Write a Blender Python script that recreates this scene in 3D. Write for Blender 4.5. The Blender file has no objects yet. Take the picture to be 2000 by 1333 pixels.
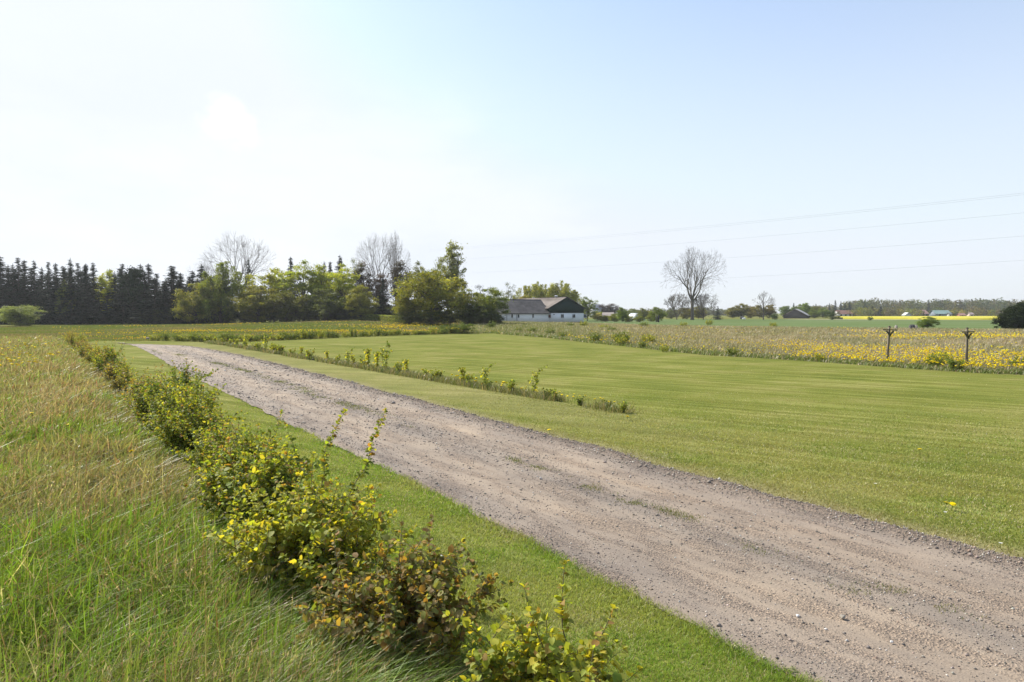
import bpy, math, random
import numpy as np
from mathutils import Vector

# ------------------------------------------------------------------ camera, sky, sun
SC = bpy.context.scene
COL = SC.collection
CAMZ, FPX, HZ = 2.3, 1333.3, 612.0
PITCH = math.atan((666.5 - HZ) / FPX)
cam = bpy.data.cameras.new("camera")
cam.lens, cam.sensor_width = 24.0, 36.0
cam.clip_start, cam.clip_end = 0.1, 6000
camo = bpy.data.objects.new("camera", cam)
camo.location = (0, 0, CAMZ)
camo.rotation_euler = (math.pi / 2 - PITCH, 0, 0)
COL.objects.link(camo)
SC.camera = camo

SUN_AZ, SUN_EL = math.radians(-52), math.radians(41)
SV = Vector((math.sin(SUN_AZ) * math.cos(SUN_EL), math.cos(SUN_AZ) * math.cos(SUN_EL), math.sin(SUN_EL)))
sun = bpy.data.lights.new("sun", 'SUN')
sun.energy, sun.angle, sun.color = 5.0, math.radians(0.55), (1.0, 0.95, 0.86)
suno = bpy.data.objects.new("sun", sun)
suno.rotation_euler = SV.to_track_quat('Z', 'Y').to_euler()
suno.location = (-30, 20, 40)
COL.objects.link(suno)

W = bpy.data.worlds.new("World")
SC.world = W
W.use_nodes = True
nt = W.node_tree
nt.nodes.clear()


def nn(tree, typ, **kw):
    n = tree.nodes.new(typ)
    for k, v in kw.items():
        if k[0] == '_':
            n.inputs[k[1:].replace('_', ' ')].default_value = v
        else:
            setattr(n, k, v)
    return n


sky = nn(nt, 'ShaderNodeTexSky', sky_type='NISHITA', sun_disc=False, sun_elevation=SUN_EL,
         sun_rotation=SUN_AZ % (2 * math.pi), altitude=0.0, air_density=1.0, dust_density=1.0, ozone_density=1.5)
SKY_STRENGTH = 0.15
geo = nn(nt, 'ShaderNodeTexCoord')


def cloud(direction, k, scale, lo, hi, stretch, amount):
    """a soft wisp of cloud around one direction of the sky"""
    d = Vector(direction).normalized()
    mp = nn(nt, 'ShaderNodeMapping')
    mp.inputs['Scale'].default_value = stretch
    nt.links.new(geo.outputs['Generated'], mp.inputs['Vector'])
    noi = nn(nt, 'ShaderNodeTexNoise', _Scale=scale, _Detail=6.0, _Roughness=0.6)
    nt.links.new(mp.outputs[0], noi.inputs['Vector'])
    dot = nn(nt, 'ShaderNodeVectorMath', operation='DISTANCE')
    sc_ = nn(nt, 'ShaderNodeVectorMath', operation='MULTIPLY')
    sc_.inputs[1].default_value = stretch
    dd = nn(nt, 'ShaderNodeVectorMath', operation='NORMALIZE')
    nt.links.new(geo.outputs['Generated'], dd.inputs[0])
    nt.links.new(dd.outputs[0], sc_.inputs[0])
    nt.links.new(sc_.outputs[0], dot.inputs[0])
    dot.inputs[1].default_value = (d.x * stretch[0], d.y * stretch[1], d.z * stretch[2])
    mr = nn(nt, 'ShaderNodeMapRange')
    mr.inputs['From Min'].default_value = k
    mr.inputs['From Max'].default_value = 0.0
    nt.links.new(dot.outputs['Value'], mr.inputs['Value'])
    m = nn(nt, 'ShaderNodeMath', operation='MULTIPLY')
    nt.links.new(mr.outputs[0], m.inputs[0])
    m2 = nn(nt, 'ShaderNodeMapRange', interpolation_type='SMOOTHSTEP')
    m2.inputs['From Min'].default_value = lo
    m2.inputs['From Max'].default_value = hi
    nt.links.new(noi.outputs[0], m.inputs[1])
    nt.links.new(m.outputs[0], m2.inputs['Value'])
    m3 = nn(nt, 'ShaderNodeMath', operation='MULTIPLY')
    m3.inputs[1].default_value = amount
    nt.links.new(m2.outputs[0], m3.inputs[0])
    return m3.outputs[0]


def skydir(u, v):
    x, z = (u - 1000) / FPX, -(v - 666.5) / FPX
    return (x, math.cos(PITCH) + z * math.sin(PITCH), -math.sin(PITCH) + z * math.cos(PITCH))


# thin spring haze whitening the sky, most of it low down
sepz = nn(nt, 'ShaderNodeSeparateXYZ')
nrmz = nn(nt, 'ShaderNodeVectorMath', operation='NORMALIZE')
nt.links.new(geo.outputs['Generated'], nrmz.inputs[0])
nt.links.new(nrmz.outputs[0], sepz.inputs[0])
hz = nn(nt, 'ShaderNodeMapRange', interpolation_type='SMOOTHERSTEP')
for k_, v_ in (('From Min', -.05), ('From Max', .62), ('To Min', .86), ('To Max', .14)):
    hz.inputs[k_].default_value = v_
nt.links.new(sepz.outputs[2], hz.inputs['Value'])
vm = nn(nt, 'ShaderNodeMix', data_type='RGBA')
nt.links.new(hz.outputs[0], vm.inputs[0])
soft = nn(nt, 'ShaderNodeVectorMath', operation='MINIMUM')      # caps the sky colour so the glow round the sun stays pale
soft.inputs[1].default_value = (4.1, 4.38, 4.68)
nt.links.new(sky.outputs[0], soft.inputs[0])
nt.links.new(soft.outputs[0], vm.inputs[6])
vm.inputs[7].default_value = (3.7, 3.95, 4.3, 1)
cur = vm.outputs[2]
for args in ((skydir(452, 238), 0.085, 20, 0.22, 0.40, (1, 1, 1.2), 0.8),
             (skydir(560, 385), 1.1, 3.2, 0.26, 0.50, (1, 1, 3.4), 0.3),
             (skydir(60, 440), 1.3, 2.5, 0.2, 0.6, (1, 1, 2.2), 0.35)):
    mix = nn(nt, 'ShaderNodeMix', data_type='RGBA')
    nt.links.new(cloud(*args), mix.inputs[0])
    nt.links.new(cur, mix.inputs[6])
    mix.inputs[7].default_value = (4.75, 4.85, 4.95, 1)
    cur = mix.outputs[2]
bg = nn(nt, 'ShaderNodeBackground', _Strength=SKY_STRENGTH)
nt.links.new(cur, bg.inputs['Color'])
wo = nn(nt, 'ShaderNodeOutputWorld')
nt.links.new(bg.outputs[0], wo.inputs['Surface'])

SC.view_settings.view_transform = 'Standard'
SC.view_settings.look = 'None'
SC.view_settings.exposure = 0.62
SC.view_settings.gamma = 1.0
SC.render.engine = 'CYCLES'
SC.cycles.max_bounces = 6
SC.cycles.diffuse_bounces = 3
SC.cycles.transmission_bounces = 4
SC.cycles.volume_bounces = 0
SC.cycles.use_denoising = True
SC.cycles.denoiser = 'OPENIMAGEDENOISE'
SC.cycles.denoising_input_passes = 'RGB_ALBEDO_NORMAL'
SC.cycles.denoising_prefilter = 'ACCURATE'

RNG = np.random.default_rng(7)
random.seed(11)

# ------------------------------------------------------------------ maths helpers


def smooth(a, b, x):
    t = np.clip((x - a) / (b - a), 0, 1)
    return t * t * (3 - 2 * t)


def vnoise(x, y, scale, seed=0):
    """smooth value noise 0..1 on world coordinates"""
    x, y = np.asarray(x, float) / scale, np.asarray(y, float) / scale
    xi, yi = np.floor(x).astype(np.int64), np.floor(y).astype(np.int64)
    fx, fy = x - xi, y - yi
    fx, fy = fx * fx * (3 - 2 * fx), fy * fy * (3 - 2 * fy)

    def h(i, j):
        n = (i * 374761393 + j * 668265263 + seed * 974634777) & 0x7fffffff
        n = ((n ^ (n >> 13)) * 1274126177) & 0x7fffffff
        return ((n ^ (n >> 16)) & 0xffff) / 65535.0
    a, b, c, d = h(xi, yi), h(xi + 1, yi), h(xi, yi + 1), h(xi + 1, yi + 1)
    return (a * (1 - fx) + b * fx) * (1 - fy) + (c * (1 - fx) + d * fx) * fy


def fbm(x, y, scale, seed=0):
    return (vnoise(x, y, scale, seed) * .55 + vnoise(x, y, scale / 2.1, seed + 5) * .28 + vnoise(x, y, scale / 4.3, seed + 9) * .17)


def SWc(x, y):                       # along / across the drive
    return -.572 * x + .82 * y, .82 * x + .572 * y


def XY(s, w):
    return -.572 * s + .82 * w, .82 * s + .572 * w


def H(x, y):
    """height of the land"""
    x, y = np.asarray(x, float), np.asarray(y, float)
    s, w = SWc(x, y)
    h = 0.95 * np.exp(-((x + 27) / 17) ** 2 / 2 - ((y - 140) / 27) ** 2 / 2)
    fade = smooth(62, 45, s)
    h = h + 0.12 * np.exp(-((w - 10.1) / .75) ** 2) * fade * smooth(4, 14, s)
    h = h + 0.10 * smooth(2.4, .6, w) * smooth(80, 50, s)
    h = h + 0.05 * (vnoise(x, y, 9, 3) - .5) * smooth(1.5, 0, np.abs(w - 6) - 2.2) * 0 + .05 * (vnoise(x, y, 11, 3) - .5) * smooth(10, 13, w)
    return h


def G(u, v, it=8):
    """the point of the land seen in this direction from the viewpoint"""
    d = skydir(u, v)
    z = 0.0
    for _ in range(it):
        t = (CAMZ - z) / max(1e-6, -d[2])
        x, y = d[0] * t, d[1] * t
        z = float(H(x, y)) * .7 + z * .3
    return x, y


def UY(u, Y):
    """world x of something at distance Y in direction u"""
    return (u - 1000) / FPX * Y * (math.cos(PITCH))


def ZV(v, Y):
    d = skydir(1000, v)
    return CAMZ + d[2] / d[1] * Y


# ------------------------------------------------------------------ mesh helpers
def make_mesh(name, V, F, mats, col=None, smooth_=False, midx=None):
    V = np.asarray(V, np.float32).reshape(-1, 3)
    Fs = F if isinstance(F, list) else [F]
    Fs = [np.asarray(f, np.int32) for f in Fs if len(f)]
    me = bpy.data.meshes.new(name)
    me.vertices.add(len(V))
    me.vertices.foreach_set('co', V.ravel())
    loops = np.concatenate([f.ravel() for f in Fs])
    sizes = np.concatenate([np.full(len(f), f.shape[1], np.int32) for f in Fs])
    starts = np.concatenate([[0], np.cumsum(sizes)[:-1]]).astype(np.int32)
    me.loops.add(len(loops))
    me.loops.foreach_set('vertex_index', loops)
    me.polygons.add(len(sizes))
    me.polygons.foreach_set('loop_start', starts)
    if midx is not None:
        me.polygons.foreach_set('material_index', np.asarray(midx, np.int32))
    me.update(calc_edges=True)
    if smooth_:
        me.polygons.foreach_set('use_smooth', np.ones(len(sizes), bool))
    if col is not None:
        col = np.asarray(col, np.float32)
        if col.shape[1] == 3:
            col = np.concatenate([col, np.ones((len(col), 1), np.float32)], 1)
        at = me.attributes.new('col', 'FLOAT_COLOR', 'POINT')
        at.data.foreach_set('color', col.ravel())
    for m in (mats if isinstance(mats, (list, tuple)) else [mats]):
        me.materials.append(m)
    return me


def obj(name, me, parent=None, loc=None, rotz=0.0, scale=None, color=None):
    o = bpy.data.objects.new(name, me)
    COL.objects.link(o)
    if parent is not None:
        o.parent = parent
    if loc is not None:
        o.location = loc
    if rotz:
        o.rotation_euler = (0, 0, rotz)
    if scale is not None:
        o.scale = scale
    if color is not None:
        o.color = (*color, 1)
    return o


def tag(o, label=None, cat=None, group=None, kind=None):
    for k, v in (('label', label), ('category', cat), ('group', group), ('kind', kind)):
        if v:
            o[k] = v
    return o


def empty(name, loc, rotz=0.0, scale=None):
    o = bpy.data.objects.new(name, None)
    o.empty_display_size = .2
    COL.objects.link(o)
    o.location = loc
    o.rotation_euler = (0, 0, rotz)
    if scale is not None:
        o.scale = scale
    return o


def copy_parts(src_children, parent, color=None):
    for ch in src_children:
        c = ch.copy()
        COL.objects.link(c)
        c.parent = parent
        if color is not None and ch.get('_t', 1):
            c.color = (*color, 1)


class Geo:
    """collects pieces into one mesh"""
    def __init__(s):
        s.V, s.T, s.Q, s.C, s.n = [], [], [], [], 0

    def add(s, V, F, col=(1, 1, 1)):
        V = np.asarray(V, float).reshape(-1, 3)
        F = np.asarray(F, int)
        if not len(F):
            return s
        (s.T if F.shape[1] == 3 else s.Q).append(F + s.n)
        col = np.asarray(col, float)
        s.C.append(np.broadcast_to(col, (len(V), 3)) if col.ndim == 1 else col)
        s.V.append(V)
        s.n += len(V)
        return s

    def box(s, c, d, rot=0.0, col=(1, 1, 1), taper=1.0):
        V = np.array([[x, y, z] for z in (-.5, .5) for x, y in ((-.5, -.5), (.5, -.5), (.5, .5), (-.5, .5))])
        V[4:, :2] *= taper
        V = V * np.array(d)
        ca, sa = math.cos(rot), math.sin(rot)
        V = V @ np.array([[ca, sa, 0], [-sa, ca, 0], [0, 0, 1]]) + np.array(c)
        return s.add(V, [[0, 3, 2, 1], [4, 5, 6, 7], [0, 1, 5, 4], [1, 2, 6, 5], [2, 3, 7, 6], [3, 0, 4, 7]], col)

    def prism(s, poly, a, b, axis_fn, col=(1, 1, 1)):
        """poly: 2D outline, extruded between a and b; axis_fn(p, q, t)->xyz"""
        n = len(poly)
        V = [axis_fn(p, q, t) for t in (a, b) for p, q in poly]
        V += [np.mean(V[:n], 0), np.mean(V[n:], 0)]
        Q = [[i, (i + 1) % n, n + (i + 1) % n, n + i] for i in range(n)]
        T = [[2 * n, (i + 1) % n, i] for i in range(n)] + [[2 * n + 1, n + i, n + (i + 1) % n] for i in range(n)]
        V = np.array(V)
        s.V.append(V); s.C.append(np.broadcast_to(np.asarray(col, float), (len(V), 3)))
        s.Q.append(np.array(Q) + s.n); s.T.append(np.array(T) + s.n)
        s.n += len(V)
        return s

    def mesh(s, name, mats, smooth_=False):
        F = []
        if s.T:
            F.append(np.concatenate(s.T))
        if s.Q:
            F.append(np.concatenate(s.Q))
        return make_mesh(name, np.concatenate(s.V), F, mats, np.concatenate(s.C), smooth_)


def tubes(P0, P1, R0, R1, k=4):
    """tapered prisms for many segments at once"""
    P0, P1 = np.asarray(P0, float), np.asarray(P1, float)
    R0, R1 = np.asarray(R0, float), np.asarray(R1, float)
    d = P1 - P0
    d /= np.linalg.norm(d, axis=1, keepdims=True) + 1e-9
    ref = np.where(np.abs(d[:, 2:3]) > .9, np.array([[1., 0, 0]]), np.array([[0, 0, 1.]]))
    a = np.cross(d, ref)
    a /= np.linalg.norm(a, axis=1, keepdims=True) + 1e-9
    b = np.cross(d, a)
    th = np.arange(k) * 2 * math.pi / k
    ring = a[:, None] * np.cos(th)[None, :, None] + b[:, None] * np.sin(th)[None, :, None]
    V = np.concatenate([P0[:, None] + ring * R0[:, None, None], P1[:, None] + ring * R1[:, None, None]], 1)
    base = (np.arange(len(P0)) * 2 * k)[:, None, None]
    i = np.arange(k)
    j = (i + 1) % k
    f = np.stack([i, j, j + k, i + k], 1)[None] + base
    return V.reshape(-1, 3), f.reshape(-1, 4)


def unit(v):
    return v / (np.linalg.norm(v, axis=-1, keepdims=True) + 1e-9)


def diamonds(C, L, Wd, D=None, N=None, rng=RNG, sag=0.0):
    """leaf quads: centre, length, width, direction, normal hint"""
    n = len(C)
    if D is None:
        D = unit(rng.normal(size=(n, 3)))
    if N is None:
        N = unit(rng.normal(size=(n, 3)) + np.array([0, 0, .6]))
    S = unit(np.cross(D, N))
    L = np.broadcast_to(np.asarray(L, float), (n,))[:, None]
    Wd = np.broadcast_to(np.asarray(Wd, float), (n,))[:, None]
    V = np.stack([C - D * L * .5, C + S * Wd * .5 + D * L * .05, C + D * L * .5, C - S * Wd * .5 + D * L * .05], 1)
    F = (np.arange(n) * 4)[:, None] + np.arange(4)[None]
    return V.reshape(-1, 3), F


def jcol(base, n, var=.2, hue=.08, rng=RNG, rep=1):
    base = np.asarray(base, float)
    if base.ndim == 1:
        base = np.broadcast_to(base, (n, 3))
    b = np.exp(rng.normal(0, var, (n, 1)))
    c = base * b * np.exp(rng.normal(0, hue, (n, 3)))
    return np.repeat(np.clip(c, 0, .95), rep, 0)


def pick(pal, wts, n, rng=RNG):
    pal = np.asarray(pal, float)
    return pal[rng.choice(len(pal), n, p=np.asarray(wts, float) / sum(wts))]


def blades(x, y, z, hgt, wid, col, lean, leandir, rng=RNG, seg=2, tipcol=None, face=None):
    """curved grass blades"""
    n = len(x)
    th = rng.uniform(0, 2 * math.pi, n) if face is None else face
    S = np.stack([np.cos(th), np.sin(th), np.zeros(n)], 1)
    Ld = np.stack([np.cos(leandir), np.sin(leandir), np.zeros(n)], 1)
    B = np.stack([x, y, z], 1)
    rows = []
    for i in range(seg + 1):
        t = i / seg
        c = B + np.array([0, 0, 1.]) * (hgt * (t - .25 * lean * t * t))[:, None] + Ld * (hgt * lean * t ** 1.8)[:, None]
        if i < seg:
            ww = (wid * (1 - .55 * t))[:, None] * .5
            rows += [c - S * ww, c + S * ww]
        else:
            rows += [c]
    V = np.stack(rows, 1)
    m = V.shape[1]
    base = (np.arange(n) * m)[:, None]
    T = []
    for i in range(seg - 1):
        a = 2 * i
        T += [base + np.array([a, a + 1, a + 3]), base + np.array([a, a + 3, a + 2])]
    T += [base + np.array([m - 3, m - 2, m - 1])]
    F = np.stack(T, 1).reshape(-1, 3)
    C = np.repeat(col[:, None], m, 1)
    if tipcol is not None:
        C[:, -1] = tipcol
    return V.reshape(-1, 3), F, C.reshape(-1, 3)


# ------------------------------------------------------------------ materials
def mat(name):
    m = bpy.data.materials.new(name)
    m.use_nodes = True
    m.node_tree.nodes.clear()
    return m, m.node_tree


def foliage_mat(name, trans=.35, rough=.5, spec=.3, tboost=(1.5, 1.35, .6)):
    m, t = mat(name)
    at = nn(t, 'ShaderNodeAttribute', attribute_name='col')
    oi = nn(t, 'ShaderNodeObjectInfo')
    mx = nn(t, 'ShaderNodeMix', data_type='RGBA', blend_type='MULTIPLY')
    mx.inputs[0].default_value = 1
    t.links.new(at.outputs['Color'], mx.inputs[6])
    t.links.new(oi.outputs['Color'], mx.inputs[7])
    p = nn(t, 'ShaderNodeBsdfPrincipled', _Roughness=rough)
    p.inputs['Specular IOR Level'].default_value = spec
    t.links.new(mx.outputs[2], p.inputs['Base Color'])
    out = nn(t, 'ShaderNodeOutputMaterial')
    if trans > 0:
        tb = nn(t, 'ShaderNodeMix', data_type='RGBA', blend_type='MULTIPLY')
        tb.inputs[0].default_value = 1
        t.links.new(mx.outputs[2], tb.inputs[6])
        tb.inputs[7].default_value = (*tboost, 1)
        tr = nn(t, 'ShaderNodeBsdfTranslucent')
        t.links.new(tb.outputs[2], tr.inputs['Color'])
        ms = nn(t, 'ShaderNodeMixShader')
        ms.inputs[0].default_value = trans
        t.links.new(p.outputs[0], ms.inputs[1])
        t.links.new(tr.outputs[0], ms.inputs[2])
        t.links.new(ms.outputs[0], out.inputs['Surface'])
    else:
        t.links.new(p.outputs[0], out.inputs['Surface'])
    return m


def noisy_mat(name, c1, c2, scale=4.0, rough=.8, bump=.2, stretch=(1, 1, 1), detail=6, c3=None, bscale=None, lo=.35, hi=.65, spec=.3, use_col=False):
    m, t = mat(name)
    tc = nn(t, 'ShaderNodeTexCoord')
    mp = nn(t, 'ShaderNodeMapping')
    mp.inputs['Scale'].default_value = stretch
    t.links.new(tc.outputs['Object'], mp.inputs['Vector'])
    no = nn(t, 'ShaderNodeTexNoise', _Scale=scale, _Detail=float(detail), _Roughness=.6)
    t.links.new(mp.outputs[0], no.inputs['Vector'])
    r = nn(t, 'ShaderNodeValToRGB')
    r.color_ramp.elements[0].position, r.color_ramp.elements[0].color = lo, (*c1, 1)
    r.color_ramp.elements[1].position, r.color_ramp.elements[1].color = hi, (*c2, 1)
    t.links.new(no.outputs[0], r.inputs[0])
    c = r.outputs[0]
    if c3 is not None:
        n2 = nn(t, 'ShaderNodeTexNoise', _Scale=scale * .21, _Detail=4.0)
        t.links.new(mp.outputs[0], n2.inputs['Vector'])
        mr = nn(t, 'ShaderNodeMapRange')
        mr.inputs['From Min'].default_value, mr.inputs['From Max'].default_value = .45, .65
        t.links.new(n2.outputs[0], mr.inputs['Value'])
        mx = nn(t, 'ShaderNodeMix', data_type='RGBA')
        t.links.new(mr.outputs[0], mx.inputs[0])
        t.links.new(c, mx.inputs[6])
        mx.inputs[7].default_value = (*c3, 1)
        c = mx.outputs[2]
    if use_col:
        at = nn(t, 'ShaderNodeAttribute', attribute_name='col')
        mx = nn(t, 'ShaderNodeMix', data_type='RGBA', blend_type='MULTIPLY')
        mx.inputs[0].default_value = 1
        t.links.new(c, mx.inputs[6])
        t.links.new(at.outputs['Color'], mx.inputs[7])
        c = mx.outputs[2]
    p = nn(t, 'ShaderNodeBsdfPrincipled', _Roughness=rough)
    p.inputs['Specular IOR Level'].default_value = spec
    t.links.new(c, p.inputs['Base Color'])
    if bump:
        n3 = nn(t, 'ShaderNodeTexNoise', _Scale=bscale or scale * 2, _Detail=5.0)
        t.links.new(mp.outputs[0], n3.inputs['Vector'])
        b = nn(t, 'ShaderNodeBump', _Strength=bump, _Distance=.05)
        t.links.new(n3.outputs[0], b.inputs['Height'])
        t.links.new(b.outputs[0], p.inputs['Normal'])
    out = nn(t, 'ShaderNodeOutputMaterial')
    t.links.new(p.outputs[0], out.inputs['Surface'])
    return m


M_GRASS = foliage_mat('grass_blades', .32, .45, .35, (1.25, 1.25, .7))
M_LAWN = foliage_mat('lawn_blades', .38, .5, .25, (1.2, 1.2, .7))
M_LEAF = foliage_mat('tree_leaves', .5, .55, .25)
M_SHRUB = foliage_mat('shrub_leaves', .45, .6, .18, (2.0, 1.75, .5))
M_NEEDLE = foliage_mat('needles', .06, .75, .08, (1, 1, 1))
M_TWIG = noisy_mat('twig_bark', (.10, .085, .045), (.18, .15, .09), 30, .85, .3)
M_BARK = noisy_mat('bark', (.045, .038, .03), (.12, .10, .08), 3, .9, .8, (1, 1, .25))
M_BARK_PALE = noisy_mat('pale_bark', (.07, .058, .045), (.15, .128, .10), 3, .9, .6, (1, 1, .25))
M_PETAL = foliage_mat('petals', .3, .6, .1, (1.1, 1.0, .5))
M_STONE = foliage_mat('stones', 0, .75, .3)

# ------------------------------------------------------------------ layout of the land
MEDGE = [G(u, v) for u, v in ((960, 651.5), (1000, 655), (1075, 661), (1150, 670), (1225, 677.5), (1300, 686), (1375, 694),
                              (1500, 701), (1600, 707.5), (1700, 715), (1800, 722), (1900, 729), (2000, 733))]
MEDGE.append((MEDGE[-1][0] + 14, MEDGE[-1][1] - 8))
MEDGE.append((MEDGE[-1][0] + 20, MEDGE[-1][1] - 18))
BACKROW = [G(u, v) for u, v in ((405, 669), (470, 668), (525, 666), (650, 660.5), (770, 656), (885, 652.5))]
LAWN_POLY = MEDGE + [(60, -12), XY(-12, 2.25), XY(60, 2.25), XY(66, 4)] + [G(250, 667.5), G(330, 666)] + BACKROW
LE = [G(u, v) for u, v in ((1700, 1410), (1562, 1333), (1480, 1282), (1360, 1216), (1250, 1168), (1130, 1105), (1010, 1045), (926, 1000),
                           (850, 964), (682, 884), (600, 845), (510, 804), (450, 776), (360, 725), (300, 695), (246, 672))]
RE = [G(u, v) for u, v in ((2300, 1170), (2000, 1100), (1760, 1045), (1600, 1000), (1440, 952), (1320, 922), (1200, 890), (1090, 860), (988, 829),
                           (925, 810), (820, 784), (694, 751), (568, 719.5), (484, 700), (390, 680), (320, 671.5))]
LEsw = np.array([SWc(*p) for p in LE])
REsw = np.array([SWc(*p) for p in RE])
LEsw = LEsw[np.argsort(LEsw[:, 0])]
REsw = REsw[np.argsort(REsw[:, 0])]


def wl(s):
    s = np.asarray(s, float)
    k = np.polyfit(LEsw[:, 0], LEsw[:, 1], 4)
    return np.polyval(k, np.clip(s, -2, 58)) + .10 * (vnoise(s, s * 0, .7, 21) - .5) + .05 * (vnoise(s, s * 0, .2, 22) - .5)


def wr(s):
    s = np.asarray(s, float)
    k = np.polyfit(REsw[:, 0], REsw[:, 1], 4)
    end = smooth(50, 60, s) * 3.0
    return np.polyval(k, np.clip(s, -2, 56)) - end + .16 * (vnoise(s, s * 0, .8, 31) - .5) + .08 * (vnoise(s, s * 0, .25, 32) - .5)


def inpoly(x, y, poly):
    x, y = np.asarray(x, float), np.asarray(y, float)
    r = np.zeros(x.shape, bool)
    n = len(poly)
    for i in range(n):
        (x1, y1), (x2, y2) = poly[i], poly[(i + 1) % n]
        if y1 == y2:
            continue
        c = ((y1 > y) != (y2 > y)) & (x < (x2 - x1) * (y - y1) / (y2 - y1) + x1)
        r ^= c
    return r


def dline(x, y, line):
    """distance to a polyline"""
    x, y = np.asarray(x, float), np.asarray(y, float)
    best = np.full(x.shape, 1e9)
    for (x1, y1), (x2, y2) in zip(line[:-1], line[1:]):
        dx, dy = x2 - x1, y2 - y1
        t = np.clip(((x - x1) * dx + (y - y1) * dy) / (dx * dx + dy * dy), 0, 1)
        best = np.minimum(best, np.hypot(x - x1 - t * dx, y - y1 - t * dy))
    return best


def on_drive(x, y, m=0.0):
    s, w = SWc(x, y)
    return (w > wl(s) - m) & (w < wr(s) + m) & (s < 60)


FIELD_EDGE = [(12, 142), (22, 122), (38, 101), (58, 88), (80, 76), (130, 60), (200, 40)]   # rough meadow meets the green crop


def beyond_field_edge(x, y):
    fe = np.array(FIELD_EDGE)
    return (y > np.interp(x, fe[:, 0], fe[:, 1], left=150, right=30)) & (x > 12)


# ------------------------------------------------------------------ ground sheet
def axis(lo, hi, step, far_lo, far_hi, g=1.13):
    c = list(np.arange(lo, hi + 1e-6, step))
    s, x = step, c[-1]
    while x < far_hi:
        s *= g; x += s; c.append(x)
    s, x = step, c[0]
    pre = []
    while x > far_lo:
        s *= g; x -= s; pre.append(x)
    return np.array(pre[::-1] + c)


gx = axis(-46, 36, .3, -3000, 3000)
gy = axis(1.5, 76, .3, -400, 5500)
X, Y = np.meshgrid(gx, gy)
Z = H(X, Y)
nx, ny = len(gx), len(gy)
idx = np.arange(nx * ny).reshape(ny, nx)
F = np.stack([idx[:-1, :-1], idx[:-1, 1:], idx[1:, 1:], idx[1:, :-1]], -1).reshape(-1, 4)
xf, yf = X.ravel(), Y.ravel()
lawn = inpoly(xf, yf, LAWN_POLY).astype(float)
s_, w_ = SWc(xf, yf)
dry = np.exp(-((w_ - wr(s_)) / .38) ** 2) * (s_ < 58) * (s_ > -3)
mead = (1 - lawn) * ((w_ < 2.3) & (yf < 75)).astype(float)
mead = np.maximum(mead, (1 - lawn) * ((xf > -4) & (yf < 160)).astype(float) * (w_ > 6))
vband = .30 * smooth(8.2, 9.2, w_) * smooth(11.2, 10.4, w_) * smooth(6, 12, s_) * smooth(62, 55, s_)
gcol = np.stack([lawn, mead, np.maximum(dry, vband)], 1)


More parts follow.
